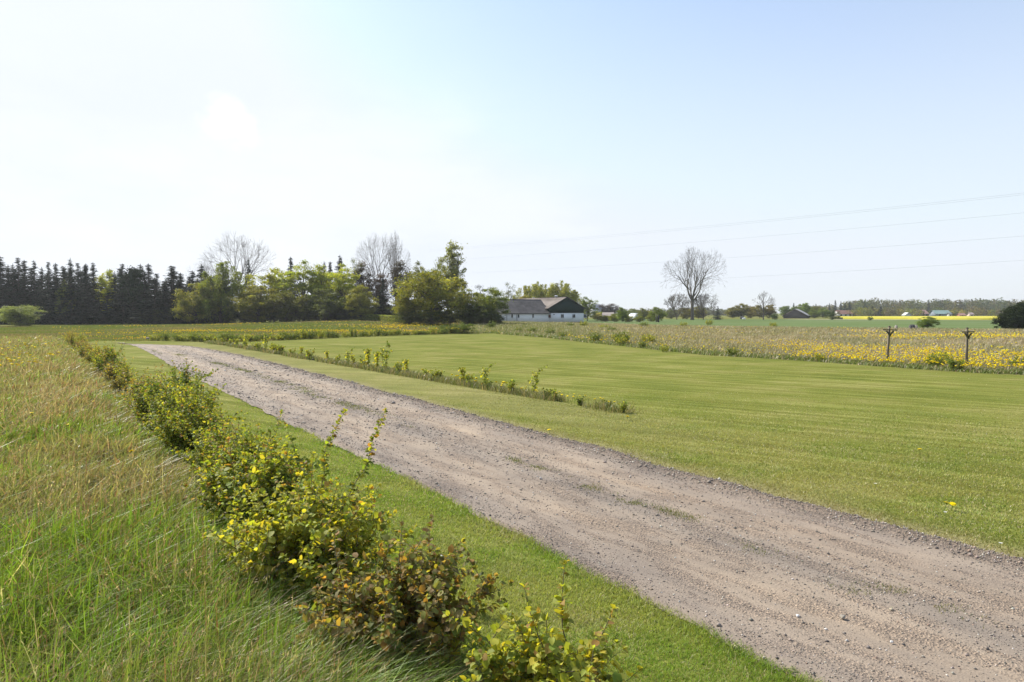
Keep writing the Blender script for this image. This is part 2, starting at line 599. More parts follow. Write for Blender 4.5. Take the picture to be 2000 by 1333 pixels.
def ground_mat():
    m, t = mat('land')
    L = t.links.new
    tc = nn(t, 'ShaderNodeTexCoord')
    at = nn(t, 'ShaderNodeAttribute', attribute_name='col')
    sep = nn(t, 'ShaderNodeSeparateColor')
    L(at.outputs['Color'], sep.inputs[0])

    def noise(scale, detail=5., stretch=(1, 1, 1), rot=0.):
        mp = nn(t, 'ShaderNodeMapping')
        mp.inputs['Scale'].default_value = stretch
        mr = nn(t, 'ShaderNodeMapping')
        mr.inputs['Rotation'].default_value = (0, 0, rot)
        L(tc.outputs['Object'], mr.inputs['Vector'])
        L(mr.outputs[0], mp.inputs['Vector'])
        n = nn(t, 'ShaderNodeTexNoise', _Scale=scale, _Detail=detail, _Roughness=.6)
        L(mp.outputs[0], n.inputs['Vector'])
        return n.outputs[0]

    def ramp(fac, stops):
        r = nn(t, 'ShaderNodeValToRGB')
        e = r.color_ramp.elements
        e[0].position, e[0].color = stops[0][0], (*stops[0][1], 1)
        e[1].position, e[1].color = stops[-1][0], (*stops[-1][1], 1)
        for p_, c_ in stops[1:-1]:
            k = e.new(p_); k.color = (*c_, 1)
        L(fac, r.inputs[0])
        return r.outputs[0]

    def mixc(f, a, b, bt='MIX'):
        mx = nn(t, 'ShaderNodeMix', data_type='RGBA', blend_type=bt)
        if isinstance(f, float):
            mx.inputs[0].default_value = f
        else:
            L(f, mx.inputs[0])
        L(a, mx.inputs[6]); L(b, mx.inputs[7])
        return mx.outputs[2]
    # mown lawn: long streaks left by the mower over patchy turf
    patch = ramp(noise(.35, 4), [(.36, (.130, .148, .027)), (.5, (.162, .172, .035)), (.64, (.198, .192, .052))])
    streak = ramp(noise(1.3, 7., (.09, 2.3, 1), math.radians(36)), [(.38, (.78, .79, .72)), (.50, (1., 1., 1.)), (.62, (1.34, 1.30, 1.6))])
    fine = ramp(noise(26., 4.), [(.3, (.68, .72, .7)), (.7, (1.25, 1.22, 1.25))])
    lawnc = mixc(1., mixc(1., patch, streak, 'MULTIPLY'), fine, 'MULTIPLY')
    # rough field
    f1 = ramp(noise(.09, 6., (1, 2.2, 1)), [(.38, (.12, .145, .026)), (.52, (.16, .165, .036)), (.64, (.20, .175, .065))])
    f2 = ramp(noise(5., 4.), [(.3, (.6, .6, .6)), (.7, (1.3, 1.3, 1.3))])
    fieldc = mixc(1., f1, f2, 'MULTIPLY')
    meadc = ramp(noise(.5, 6.), [(.3, (.075, .085, .03)), (.55, (.13, .12, .05)), (.75, (.19, .16, .08))])
    dryc = ramp(noise(12., 5.), [(.3, (.17, .145, .07)), (.7, (.31, .27, .15))])
    c = mixc(sep.outputs[1], fieldc, meadc)
    c = mixc(sep.outputs[0], c, lawnc)
    c = mixc(sep.outputs[2], c, dryc)
    p = nn(t, 'ShaderNodeBsdfPrincipled', _Roughness=1.0)
    p.inputs['Specular IOR Level'].default_value = .03
    L(c, p.inputs['Base Color'])
    b = nn(t, 'ShaderNodeBump', _Strength=.55, _Distance=.04)
    L(noise(22., 6.), b.inputs['Height'])
    L(b.outputs[0], p.inputs['Normal'])
    out = nn(t, 'ShaderNodeOutputMaterial')
    L(p.outputs[0], out.inputs['Surface'])
    return m


tag(obj('ground', make_mesh('ground', np.stack([xf, yf, Z.ravel()], 1), F, ground_mat(), gcol, True)), kind='structure')

# ------------------------------------------------------------------ gravel drive
ss = np.concatenate([np.arange(-1.5, 20, .12), np.arange(20, 60.1, .25)])
nw = 44
tt = np.linspace(0, 1, nw)
S2, T2 = np.meshgrid(ss, tt, indexing='ij')
WL, WR = wl(S2), wr(S2)
W2 = WL + (WR - WL) * T2
xr, yr = XY(S2, W2)


def drive_z(t, s, w, x, y):
    """ruts, loose crown and the ridge of stones thrown to the sides"""
    z = .012 - .018 * np.exp(-((t - .27) / .10) ** 2) - .018 * np.exp(-((t - .72) / .10) ** 2)
    z = z + .028 * np.exp(-((t - .955) / .05) ** 2) + .012 * np.exp(-((t - .03) / .04) ** 2)
    z = z + .010 * (vnoise(x, y, .35, 41) - .5) + .014 * (vnoise(x, y, 1.3, 42) - .5)
    z = z - .03 * smooth(.012, 0, np.minimum(t, 1 - t))
    return H(x, y) + z + .022


Zr = drive_z(T2, S2, W2, xr, yr)
idx = np.arange(Zr.size).reshape(Zr.shape)
F = np.stack([idx[:-1, :-1], idx[:-1, 1:], idx[1:, 1:], idx[1:, :-1]], -1).reshape(-1, 4)[:, ::-1]
dcol = np.stack([T2.ravel(), T2.ravel() * 0, T2.ravel() * 0], 1)


def drive_mat():
    m, t = mat('gravel_surface')
    L = t.links.new
    tc = nn(t, 'ShaderNodeTexCoord')
    at = nn(t, 'ShaderNodeAttribute', attribute_name='col')
    sep = nn(t, 'ShaderNodeSeparateColor')
    L(at.outputs['Color'], sep.inputs[0])
    rot = nn(t, 'ShaderNodeMapping')
    rot.inputs['Rotation'].default_value = (0, 0, math.radians(-35))
    L(tc.outputs['Object'], rot.inputs['Vector'])

    def noise(scale, detail=5., stretch=None):
        n = nn(t, 'ShaderNodeTexNoise', _Scale=scale, _Detail=detail, _Roughness=.62)
        if stretch:
            mp = nn(t, 'ShaderNodeMapping')
            mp.inputs['Scale'].default_value = stretch
            L(rot.outputs[0], mp.inputs['Vector']); L(mp.outputs[0], n.inputs['Vector'])
        else:
            L(tc.outputs['Object'], n.inputs['Vector'])
        return n.outputs[0]

    def ramp(fac, stops):
        r = nn(t, 'ShaderNodeValToRGB')
        e = r.color_ramp.elements
        e[0].position, e[0].color = stops[0][0], (*stops[0][1], 1)
        e[1].position, e[1].color = stops[-1][0], (*stops[-1][1], 1)
        for p_, c_ in stops[1:-1]:
            k = e.new(p_); k.color = (*c_, 1)
        L(fac, r.inputs[0])
        return r.outputs[0]
    dirt = ramp(noise(1.1, 7., (2.2, .5, 1)), [(.36, (.21, .172, .138)), (.52, (.255, .206, .160)), (.66, (.30, .24, .182))])
    band = ramp(sep.outputs[0], [(.0, (.82, .82, .84)), (.10, (.92, .92, .93)), (.27, (1.10, 1.07, 1.02)), (.47, (.84, .85, .87)),
                                 (.70, (1.1, 1.06, 1.0)), (.86, (.95, .95, .96)), (.93, (.78, .77, .77)), (1., (.68, .64, .58))])
    vor = nn(t, 'ShaderNodeTexVoronoi', _Scale=55.)
    L(tc.outputs['Object'], vor.inputs['Vector'])
    stone = ramp(vor.outputs['Color'], [(.05, (.50, .50, .52)), (.4, (.95, .95, .95)), (.7, (1.06, 1.04, 1.02)), (.97, (1.5, 1.48, 1.45))])
    grit = ramp(noise(120., 3.), [(.3, (.72, .72, .74)), (.7, (1.22, 1.2, 1.18))])

    def mul(a, b):
        mx = nn(t, 'ShaderNodeMix', data_type='RGBA', blend_type='MULTIPLY')
        mx.inputs[0].default_value = 1
        L(a, mx.inputs[6]); L(b, mx.inputs[7])
        return mx.outputs[2]
    pm = nn(t, 'ShaderNodeMapRange', interpolation_type='SMOOTHSTEP')      # where loose pebbles lie over the packed earth
    pm.inputs['From Min'].default_value, pm.inputs['From Max'].default_value = .44, .58
    L(noise(1.5, 7., (2.6, .55, 1)), pm.inputs['Value'])
    edge_ = nn(t, 'ShaderNodeMapRange')
    edge_.inputs['From Min'].default_value, edge_.inputs['From Max'].default_value = .88, .93
    L(sep.outputs[0], edge_.inputs['Value'])
    pmax = nn(t, 'ShaderNodeMath', operation='MAXIMUM')
    L(pm.outputs[0], pmax.inputs[0]); L(edge_.outputs[0], pmax.inputs[1])
    mask = pmax.outputs[0]
    gmix = nn(t, 'ShaderNodeMix', data_type='RGBA')
    L(mask, gmix.inputs[0])
    L(mul(dirt, ramp(noise(60., 4.), [(.3, (.86, .85, .84)), (.7, (1.16, 1.16, 1.15))])), gmix.inputs[6])
    gtint = nn(t, 'ShaderNodeMix', data_type='RGBA', blend_type='MULTIPLY')
    gtint.inputs[0].default_value = 1
    L(mul(mul(dirt, stone), grit), gtint.inputs[6])
    gtint.inputs[7].default_value = (1.0, .98, .96, 1)
    L(gtint.outputs[2], gmix.inputs[7])
    c = mul(gmix.outputs[2], band)
    p = nn(t, 'ShaderNodeBsdfPrincipled', _Roughness=.85)
    p.inputs['Specular IOR Level'].default_value = .3
    L(c, p.inputs['Base Color'])
    ad = nn(t, 'ShaderNodeMath', operation='ADD')
    L(vor.outputs['Distance'], ad.inputs[0]); L(noise(70., 5.), ad.inputs[1])
    b = nn(t, 'ShaderNodeBump', _Strength=.9, _Distance=.012)
    bs = nn(t, 'ShaderNodeMapRange')
    bs.inputs['To Min'].default_value, bs.inputs['To Max'].default_value = .25, 1.0
    L(mask, bs.inputs['Value'])
    L(bs.outputs[0], b.inputs['Strength'])
    L(ad.outputs[0], b.inputs['Height'])
    L(b.outputs[0], p.inputs['Normal'])
    out = nn(t, 'ShaderNodeOutputMaterial')
    L(p.outputs[0], out.inputs['Surface'])
    return m


tag(obj('gravel_drive', make_mesh('gravel_drive', np.stack([xr.ravel(), yr.ravel(), Zr.ravel()], 1), F, drive_mat(), dcol, True)), kind='structure')

# loose stones
def sample_polar(n, r0, r1, a0, a1, p=1.0, rng=RNG):
    """points about the viewpoint, thinning out with distance like r^-p per area"""
    k = 2 - p
    u = rng.random(n)
    if abs(k) < 1e-6:
        r = r0 * (r1 / r0) ** u
    else:
        r = (r0 ** k + u * (r1 ** k - r0 ** k)) ** (1 / k)
    a = np.radians(rng.uniform(a0, a1, n))
    return r * np.sin(a), r * np.cos(a), r


x, y, r = sample_polar(400000, 3.6, 52, -42, 46, 1.9)
s, w = SWc(x, y)
a, b = wl(s), wr(s)
t = (w - a) / (b - a)
dens = .26 + 1.3 * np.exp(-((t - .94) / .065) ** 2) + .45 * np.exp(-((t - .48) / .10) ** 2) + .35 * np.exp(-((t - .05) / .06) ** 2)
dens *= .45 + .9 * fbm(x, y, .9, 50)
k = (t > -.015) & (t < 1.03) & (s < 58) & (RNG.random(len(x)) < dens)
x, y, r, t, s, w = x[k], y[k], r[k], t[k], s[k], w[k]
n = len(x)
size = np.exp(RNG.normal(math.log(.0050), .40, n)) * np.clip(r / 5.5, 1, 5) ** .8
size = np.where(RNG.random(n) < .012, size * 1.8, size) * np.where(t > .88, 1.25, 1)
oct_ = np.array([[1, 0, 0], [0, 1, 0], [-1, 0, 0], [0, -1, 0], [0, 0, .75], [0, 0, -.4]], float)
ang = RNG.uniform(0, 6.28, n)
ca, sa = np.cos(ang), np.sin(ang)
O = oct_[None] * RNG.uniform(.6, 1.3, (n, 6, 1)) * size[:, None, None]
O[:, :, 1] *= RNG.uniform(.55, 1, (n, 1))
Vx = O[:, :, 0] * ca[:, None] - O[:, :, 1] * sa[:, None]
Vy = O[:, :, 0] * sa[:, None] + O[:, :, 1] * ca[:, None]
zz = drive_z(np.clip(t, 0, 1), s, w, x, y) + size * .15
V = np.stack([Vx + x[:, None], Vy + y[:, None], O[:, :, 2] + zz[:, None]], -1).reshape(-1, 3)
f8 = np.array([[0, 1, 4], [1, 2, 4], [2, 3, 4], [3, 0, 4], [1, 0, 5], [2, 1, 5], [3, 2, 5], [0, 3, 5]])
F = (np.arange(n) * 6)[:, None, None] + f8[None]
c = pick([(.25, .215, .18), (.12, .105, .095), (.31, .26, .215), (.52, .48, .43), (.21, .18, .15), (.29, .21, .16)], [6, 2.6, 5, 1.5, 4, .6], n)
c = np.where((t > .88)[:, None], c * np.array((.94, .92, .90)), c)
tag(obj('loose_gravel', make_mesh('loose_gravel', V, F.reshape(-1, 3), M_STONE, jcol(c, n, .15, .03, rep=6))),
    'loose grey and buff stones scattered over the gravel drive', 'gravel', kind='stuff')

# ------------------------------------------------------------------ grass
def sheet_noise_col(x, y, pal_a, pal_b, scale, seed, n):
    f = smooth(.35, .65, fbm(x, y, scale, seed))[:, None]
    return np.asarray(pal_a) * (1 - f) + np.asarray(pal_b) * f


# short turf
x, y, r = sample_polar(1150000, 2.6, 42, -46, 44, 2.0)
s, w = SWc(x, y)
k = inpoly(x, y, LAWN_POLY) & ~on_drive(x, y, -.06)
k &= ~((w > wr(s) - .1) & (w < wr(s) + .35) & (RNG.random(len(x)) < .45))
x, y, r, s, w = x[k], y[k], r[k], s[k], w[k]
n = len(x)
edge = np.exp(-((w - wr(s)) / .45) ** 2)
col = sheet_noise_col(x, y, (.21, .258, .048), (.315, .30, .095), .9, 61, n)
col = np.where((w < 5)[:, None], col * np.array((1.06, 1.22, .95)), col)
pale = smooth(.55, .8, fbm(x, y, .5, 66))[:, None]
col = col * (1 - .55 * pale) + np.array((.36, .35, .15)) * .55 * pale
verge = (smooth(8.6, 9.4, w) * smooth(11.4, 10.6, w) * smooth(6, 12, s))[:, None]
col = col * (1 - .45 * verge) + np.array((.36, .34, .15)) * .45 * verge
e2 = (edge * RNG.uniform(.5, 1, n))[:, None]
col = col * (1 - e2) + np.array((.24, .18, .09)) * e2
straw = RNG.random(n) < .06 + .16 * smooth(.5, .7, fbm(x, y, .7, 72))
col[straw] = (.46, .41, .24)
fade = smooth(24, 8, r)
keep = RNG.random(n) < .05 + .95 * fade
al, ac = x * .809 - y * .588, x * .588 + y * .809
st_ = .6 * vnoise(al, ac * 26, 9, 68) + .4 * vnoise(al, ac * 30, 4, 69)
st_ = np.where(w > 8.5, st_, .5)
col = col * (.88 + .26 * smooth(.25, .75, st_))[:, None] + np.array((.05, .05, .04)) * smooth(.62, .85, st_)[:, None]
hgt = RNG.uniform(.014, .034, n) * (1 + .5 * fbm(x, y, .4, 67))
led = np.exp(-((w - wl(s)) / .12) ** 2)
hgt *= 1 + .8 * led
wid = RNG.uniform(.0022, .0042, n) * np.clip(r / 3.2, 1, 9)
x, y, hgt, wid, col = x[keep], y[keep], (hgt * (.55 + .45 * fade))[keep], wid[keep], col[keep]
n = len(x)
V, F, C = blades(x, y, H(x, y) - .004, hgt, wid, jcol(col, n, .16, .05), RNG.uniform(.2, 1.1, n), RNG.uniform(0, 6.28, n))
tag(obj('lawn_grass', make_mesh('lawn_grass', V, F, M_LAWN, C)), 'short mown turf of the lawn and verges', 'grass', kind='stuff')

# weeds in the middle of the drive
px = [(300, 688), (350, 694), (430, 713), (480, 727), (560, 752), (620, 775), (690, 797), (800, 840), (1010, 905), (1060, 922), (1135, 945), (1150, 956),
      (1215, 980), (1240, 990), (1300, 1003), (1340, 1015), (1470, 1080), (1745, 1165), (1790, 1172), (1840, 1195), (1690, 1170)]
gx_, gy_, gh = [], [], []
for i, (u, v) in enumerate(px):
    cx, cy = G(u, v)
    big = 1.0 if i < 7 else (.55 if i < 16 else .25)
    m_ = int(1300 * big * (1 if i < 7 else .35)) + 60
    ds = RNG.normal(0, 1.25 * big + .05 if i < 7 else .16, m_)
    dw = RNG.normal(0, .11 if i < 7 else .07, m_)
    gx_.append(cx - .572 * ds + .82 * dw); gy_.append(cy + .82 * ds + .572 * dw)
x, y = np.concatenate(gx_), np.concatenate(gy_)
k = (fbm(x, y, .35, 71) > .5) & on_drive(x, y, -.3)
x, y = x[k], y[k]
n = len(x)
s, w = SWc(x, y)
t = (w - wl(s)) / (wr(s) - wl(s))
rr = np.hypot(x, y)
col = pick([(.15, .17, .04), (.22, .20, .07), (.11, .14, .03)], [4, 3, 3], n)
V, F, C = blades(x, y, drive_z(t, s, w, x, y) - .004, RNG.uniform(.012, .04, n), RNG.uniform(.002, .004, n) * np.clip(rr / 4, 1, 7), jcol(col, n), RNG.uniform(.2, 1.2, n), RNG.uniform(0, 6.28, n))
tag(obj('drive_weeds', make_mesh('drive_weeds', V, F, M_LAWN, C)), 'thin broken line of low weeds along the middle of the gravel drive', 'weeds', kind='stuff')

# tall meadow left of the hedge
WIND = math.radians(-35)
G1 = Geo()
x, y, r = sample_polar(620000, 1.5, 75, -62, 12, 1.75)
s, w = SWc(x, y)
k = (w < 1.9 + .25 * (vnoise(s, w, .7, 80) - .5)) & (s < 78) & (y > .5) & (np.hypot(x, y) > 1.6)
x, y, r, s, w = x[k], y[k], r[k], s[k], w[k]
n = len(x)
pn = fbm(x, y, 1.6, 81)
far = smooth(14, 34, r)
green = np.clip(smooth(.66, .42, pn) * .85 + smooth(-1.8, .6, w) * .75 * smooth(14, 5, s), 0, 1) * (1 - .45 * far)
col = np.array((.27, .25, .105)) * (1 - green[:, None]) + np.array((.185, .275, .034)) * green[:, None]
br = smooth(.55, .72, fbm(x, y, 2.2, 84))[:, None]
col = col * (1 - .5 * br) + np.array((.29, .225, .13)) * .5 * br
pk = RNG.random(n)
col[pk < .09] = (.38, .31, .19)
col[(pk > .12) & (pk < .22)] = (.25, .15, .085)
hgt = RNG.uniform(.20, .50, n) * (1 + .25 * smooth(-3, .5, w) * smooth(12, 4, s)) * (.75 + .6 * fbm(x, y, 1.1, 82)) * (1 - .2 * smooth(20, 50, r)) * (1 - .45 * smooth(1.0, 1.8, w))
wid = RNG.uniform(.0035, .0085, n) * np.clip(r / 3.5, .85, 12)
wid[RNG.random(n) < .06] *= 1.7
lean = np.clip(RNG.normal(.75, .4, n), .05, 1.8)
ld = WIND + RNG.normal(0, .8, n)
V, F, C = blades(x, y, H(x, y), hgt, wid, jcol(col, n, .28, .08), lean, ld, seg=3)
G1.add(V, F, C)
# thin dry stalks with seed heads
x, y, r = sample_polar(80000, 2.0, 70, -60, 8, 1.6)
s, w = SWc(x, y)
k = (w < 1.1) & (s < 75) & (RNG.random(len(x)) < .06 + 1.2 * smooth(.50, .66, fbm(x, y, 1.7, 85)))
x, y, r = x[k], y[k], r[k]
n = len(x)
col = pick([(.36, .27, .16), (.46, .38, .24), (.30, .20, .12)], [5, 2.5, 3], n)
hgt = RNG.uniform(.38, .74, n)
lean = np.clip(RNG.normal(.6, .35, n), .0, 1.6)
ld = WIND + RNG.normal(0, .8, n)
V, F, C = blades(x, y, H(x, y), hgt, np.full(n, .0024) * np.clip(r / 2.8, 1, 9), jcol(col, n), lean, ld, seg=3)
G1.add(V, F, C)
tip = V.reshape(n, -1, 3)[:, -1]
for q in range(3):
    dd = unit(np.stack([np.cos(ld) * lean, np.sin(ld) * lean, np.full(n, .8)], 1))
    cc = tip - dd * (.022 * q + .01) + RNG.normal(0, .004, (n, 3))
    V2, F2 = diamonds(cc, .032, .0045 * np.clip(r / 4, 1, 5), unit(dd + RNG.normal(0, .3, (n, 3))))
    G1.add(V2, F2, jcol(col * 1.1, n, rep=4))
# bleached fallen straws
x, y, r = sample_polar(1100, 2.2, 18, -50, 5, 1.2)
s, w = SWc(x, y)
k = w < 1.9
x, y, r = x[k], y[k], r[k]
n = len(x)
V, F, C = blades(x, y, H(x, y) + RNG.uniform(.10, .28, n), RNG.uniform(.05, .16, n), np.full(n, .006), jcol((.62, .56, .42), n, .1), RNG.uniform(.8, 2.2, n), RNG.uniform(0, 6.28, n), seg=3)
G1.add(V, F, C)
tag(obj('tall_grass', G1.mesh('tall_grass', M_GRASS)), 'tall wind-combed green and tan grass left of the hedge', 'grass', kind='stuff')

# rough meadow beyond the lawn on the right
G2 = Geo()
x, y, r = sample_polar(520000, 16, 150, -6, 46, 1.55)
k = ~inpoly(x, y, LAWN_POLY) & ~beyond_field_edge(x, y) & (y < 146)
k &= (x > -6) | (dline(x, y, MEDGE) < 3)
x, y, r = x[k], y[k], r[k]
n = len(x)
e = dline(x, y, MEDGE)
green = np.maximum(smooth(3.5, .8, e), smooth(.62, .42, fbm(x, y, 5, 91)) * .42)
left = smooth(22, 4, x)
green = np.clip(np.maximum(green, left * .75), 0, 1)[:, None]
col = np.array((.34, .28, .175)) * (1 - green) + np.array((.135, .17, .04)) * green
pk = RNG.random(n)
col[pk < .16] = (.44, .37, .27)
col[(pk > .16) & (pk < .2)] = (.22, .155, .095)
hgt = RNG.uniform(.14, .42, n) * (.55 + .45 * smooth(0, 6, e)) * (.7 + .6 * fbm(x, y, 3, 92))
hgt = hgt + .12 * smooth(40, 90, r)
wid = RNG.uniform(.004, .008, n) * np.clip(r / 5.5, 1, 16)
V, F, C = blades(x, y, H(x, y), hgt, wid, jcol(col, n, .2, .05), np.clip(RNG.normal(.5, .3, n), .05, 1.4), WIND + RNG.normal(0, .9, n), seg=2)
G2.add(V, F, C)
tag(obj('meadow_grass', G2.mesh('meadow_grass', M_GRASS)), 'rough brownish meadow grass beyond the mown lawn', 'grass', kind='stuff')

# shorter field grass in front of the tree belt, a rough strip along both young hedge rows
G3 = Geo()
x, y, r = sample_polar(260000, 48, 150, -44, -1, 1.2)
s, w = SWc(x, y)
k = ~inpoly(x, y, LAWN_POLY) & (s > 0) & (x < 2)
x, y, r = x[k], y[k], r[k]
n = len(x)
f = smooth(.4, .62, fbm(x, y * 2, 12, 95))[:, None]
col = np.array((.15, .18, .03)) * (1 - f) + np.array((.22, .19, .07)) * f
e = dline(x, y, BACKROW)
hgt = RNG.uniform(.05, .16, n) + .22 * smooth(1.6, .4, e) * RNG.random(n)
V, F, C = blades(x, y, H(x, y), hgt, RNG.uniform(.03, .06, n) * np.clip(r / 60, 1, 3), jcol(col, n, .18), RNG.uniform(.1, .9, n), RNG.uniform(0, 6.28, n))
G3.add(V, F, C)
m_ = 26000
s = RNG.uniform(11.2, 56, m_) ** 1.0
w = 10.95 + RNG.normal(0, .24, m_)
x, y = XY(s, w)
q_ = fbm(s, w * 0, 1.6, 97)
x, y = x[q_ > .40], y[q_ > .40]
m_ = len(x)
col = pick([(.20, .19, .08), (.13, .16, .04), (.33, .27, .15)], [4, 4, 3], m_)
r = np.hypot(x, y)
V, F, C = blades(x, y, H(x, y), RNG.uniform(.07, .30, m_), RNG.uniform(.004, .008, m_) * np.clip(r / 9, 1, 5), jcol(col, m_), RNG.uniform(.1, .9, m_), RNG.uniform(0, 6.28, m_), seg=3)
G3.add(V, F, C)
tag(obj('field_grass', G3.mesh('field_grass', M_GRASS)), 'green field grass before the tree belt and along the young hedge rows', 'grass', kind='stuff')

# ------------------------------------------------------------------ crops
def strip_sheet(name, pts_near, pts_far, z, m, n=60, m2=14, side=0.0):
    """a crop sheet between two lines, with a standing front face when side > 0"""
    pn, pf = np.array(pts_near, float), np.array(pts_far, float)
    t = np.linspace(0, 1, n)
    A = np.stack([np.interp(t, np.linspace(0, 1, len(pn)), pn[:, i]) for i in (0, 1)], 1)
    B = np.stack([np.interp(t, np.linspace(0, 1, len(pf)), pf[:, i]) for i in (0, 1)], 1)
    u = np.linspace(0, 1, m2)
    P = A[None] * (1 - u)[:, None, None] + B[None] * u[:, None, None]
    zz = H(P[..., 0], P[..., 1]) + z
    if side:
        zz = zz + .12 * (vnoise(P[..., 0], P[..., 1], 3, 5) - .5)
    V = np.concatenate([P, zz[..., None]], -1)
    if side:
        bot = V[0].copy(); bot[:, 2] = -.02; bot[:, 1] -= .3
        V = np.concatenate([bot[None], V], 0)
    k = V.shape[0]
    idx = np.arange(k * n).reshape(k, n)
    F = np.stack([idx[:-1, :-1], idx[:-1, 1:], idx[1:, 1:], idx[1:, :-1]], -1).reshape(-1, 4)
    return make_mesh(name, V.reshape(-1, 3), F, m, np.ones((k * n, 3)), False)


fe = FIELD_EDGE
M_WHEAT = noisy_mat('young_corn', (.095, .135, .045), (.12, .165, .055), .12, 1., .6, (1, 3, 1), c3=(.13, .165, .07), bscale=3, spec=.03)
M_RAPE = noisy_mat('rapeseed_bloom', (.44, .39, .06), (.56, .49, .07), 1.2, 1., .8, bscale=3, c3=(.42, .40, .05), spec=.03)
M_PALE = noisy_mat('dry_margin', (.20, .20, .09), (.30, .27, .16), .8, .9, .3)
tag(obj('green_crop_field', strip_sheet('green_crop_field', fe, [(14, 260), (60, 258), (120, 240), (200, 215), (330, 180)], .05, M_WHEAT)), kind='structure')
tag(obj('field_margin', strip_sheet('field_margin', [(100, 232), (165, 205), (330, 165)], [(100, 262), (160, 240), (330, 200)], .09, M_PALE)), kind='structure')
tag(obj('rapeseed_field', strip_sheet('rapeseed_field', [(122, 252), (150, 222), (260, 180), (330, 170)], [(150, 330), (230, 360), (380, 380), (600, 380)], .75, M_RAPE, side=1)), kind='structure')

# ------------------------------------------------------------------ dandelions
def flower_mesh(name, rad, stem, rng, closed=False, clock=False):
    """one head of ray petals in two rings on its stalk"""
    V, F, C, mi = [], [], [], []
    nb = 14
    base = 0
    yel = np.array((.92, .73, .012))
    for ring, (rr, hh, zz) in enumerate(((1.0, .012, 0.0), (.66, .016, .006))):
        ctr = len(V)
        V.append((0, 0, stem + zz + .004)); C.append(yel * .9)
        for i in range(nb * 2):
            a = i * math.pi / nb + ring * .2
            q = rad * rr * (1 if i % 2 == 0 else .80) * rng.uniform(.9, 1.06)
            V.append((q * math.cos(a), q * math.sin(a), stem + zz + hh * .5 * (1 if i % 2 == 0 else .6)))
            C.append(yel * (1.05 if i % 2 == 0 else .9))
        for i in range(nb * 2):
            F.append((ctr, ctr + 1 + i, ctr + 1 + (i + 1) % (nb * 2))); mi.append(0)
    ctr = len(V)                                   # green cup below
    V.append((0, 0, stem - .014)); C.append((.12, .16, .04))
    for i in range(8):
        a = i * math.pi / 4
        V.append((rad * .45 * math.cos(a), rad * .45 * math.sin(a), stem)); C.append((.14, .18, .05))
    for i in range(8):
        F.append((ctr, ctr + 1 + (i + 1) % 8, ctr + 1 + i))
    return make_mesh(name, V, np.array(F), M_PETAL, np.array(C))


def stalk_mesh(stem):
    V, F = tubes([(0, 0, -.02)], [(0, 0, stem - .01)], np.array([.0028]), np.array([.0022]), 5)
    return make_mesh('stem', V, F, M_PETAL, np.tile((.15, .20, .05), (len(V), 1)))


rf = np.random.default_rng(5)
FL = [(flower_mesh('dandelion_head', .024, .30, rf), stalk_mesh(.30)), (flower_mesh('dandelion_head', .021, .20, rf), stalk_mesh(.20)),
      (flower_mesh('dandelion_head', .026, .08, rf), stalk_mesh(.08))]


def lowflower(rad, stem):
    n_ = 7
    V = [(0, 0, stem + .008)] + [(rad * math.cos(i * 6.283 / n_), rad * math.sin(i * 6.283 / n_), stem) for i in range(n_)] + [(0, 0, stem - .02)]
    F = [(0, 1 + i, 1 + (i + 1) % n_) for i in range(n_)] + [(n_ + 1, 1 + (i + 1) % n_, 1 + i) for i in range(n_)]
    return make_mesh('dandelion_head', V, np.array(F), M_PETAL, np.array([(.92, .73, .012)] * (n_ + 1) + [(.3, .3, .05)]))


LOW = lowflower(.032, .27)
LOWS = lowflower(.030, .16)


def dandelion(x, y, kind, label, group, detailed, big=1.55):
    z = float(H(x, y))
    if detailed:
        o = empty('dandelion', (x, y, z), rf.uniform(0, 6), (1.55, 1.55, rf.uniform(.95, 1.3)))
        h_ = obj('flower_head', FL[kind][0], o); obj('stem', FL[kind][1], o)
    else:
        o = obj('dandelion', LOW if kind == 0 else LOWS, None, (x, y, z), rf.uniform(0, 6), (big, big, rf.uniform(1.0, 1.5) * (1 + .5 * (big > 1.2))))
    o.rotation_euler = (rf.normal(0, .22), rf.normal(0, .22), rf.uniform(0, 6))
    tag(o, label, 'flower', group)


nd = 0
left_spots = [(98, 799), (66, 806), (118, 800), (262, 890), (345, 895), (411, 965), (197, 768), (140, 822)]
for u, v in left_spots:                               # the separate near heads, one by one in the grass
    x, y = G(u, v + 38)
    dandelion(x, y, 0, 'yellow dandelion standing alone in the tall grass left of the hedge', 'single dandelions in the tall grass', True); nd += 1
cand = [(rf.uniform(-10, 185), rf.uniform(672, 745)) for _ in range(500)]
c_ = 0
for u, v in cand:
    x, y = G(u, v)
    s, w = SWc(x, y)
    if w < 1.2 and fbm(np.array([x]), np.array([y]), 3.0, 99)[0] > .42 + (v - 672) / 800 and c_ < 85:
        dandelion(x, y, 0, 'yellow dandelion in the drift of flowers at the left, between meadow and hedge', 'dandelions in the left meadow drift', False, 1.9); c_ += 1
nd += c_
for u, v in [(1845, 998), (1858, 998)]:
    x, y = G(u, v)
    dandelion(x, y, 2, 'yellow dandelion of the pair open on the mown verge right of the drive', 'pair of dandelions on the verge', True)
for u, v, lb in [(1074, 848, 'yellow dandelion alone on the verge at the right edge of the gravel'), (956, 1172, 'small orange-yellow flower in the turf between hedge and drive'),
                 (1797, 888, 'small yellow dandelion in the middle of the right lawn'), (1225, 822, 'yellow dandelion just past the end of the sapling row'),
                 (513, 865, 'small yellow dandelion in the strip of turf left of the drive')]:
    x, y = G(u, v)
    dandelion(x, y, 2, lb, None, True)
c_ = 0
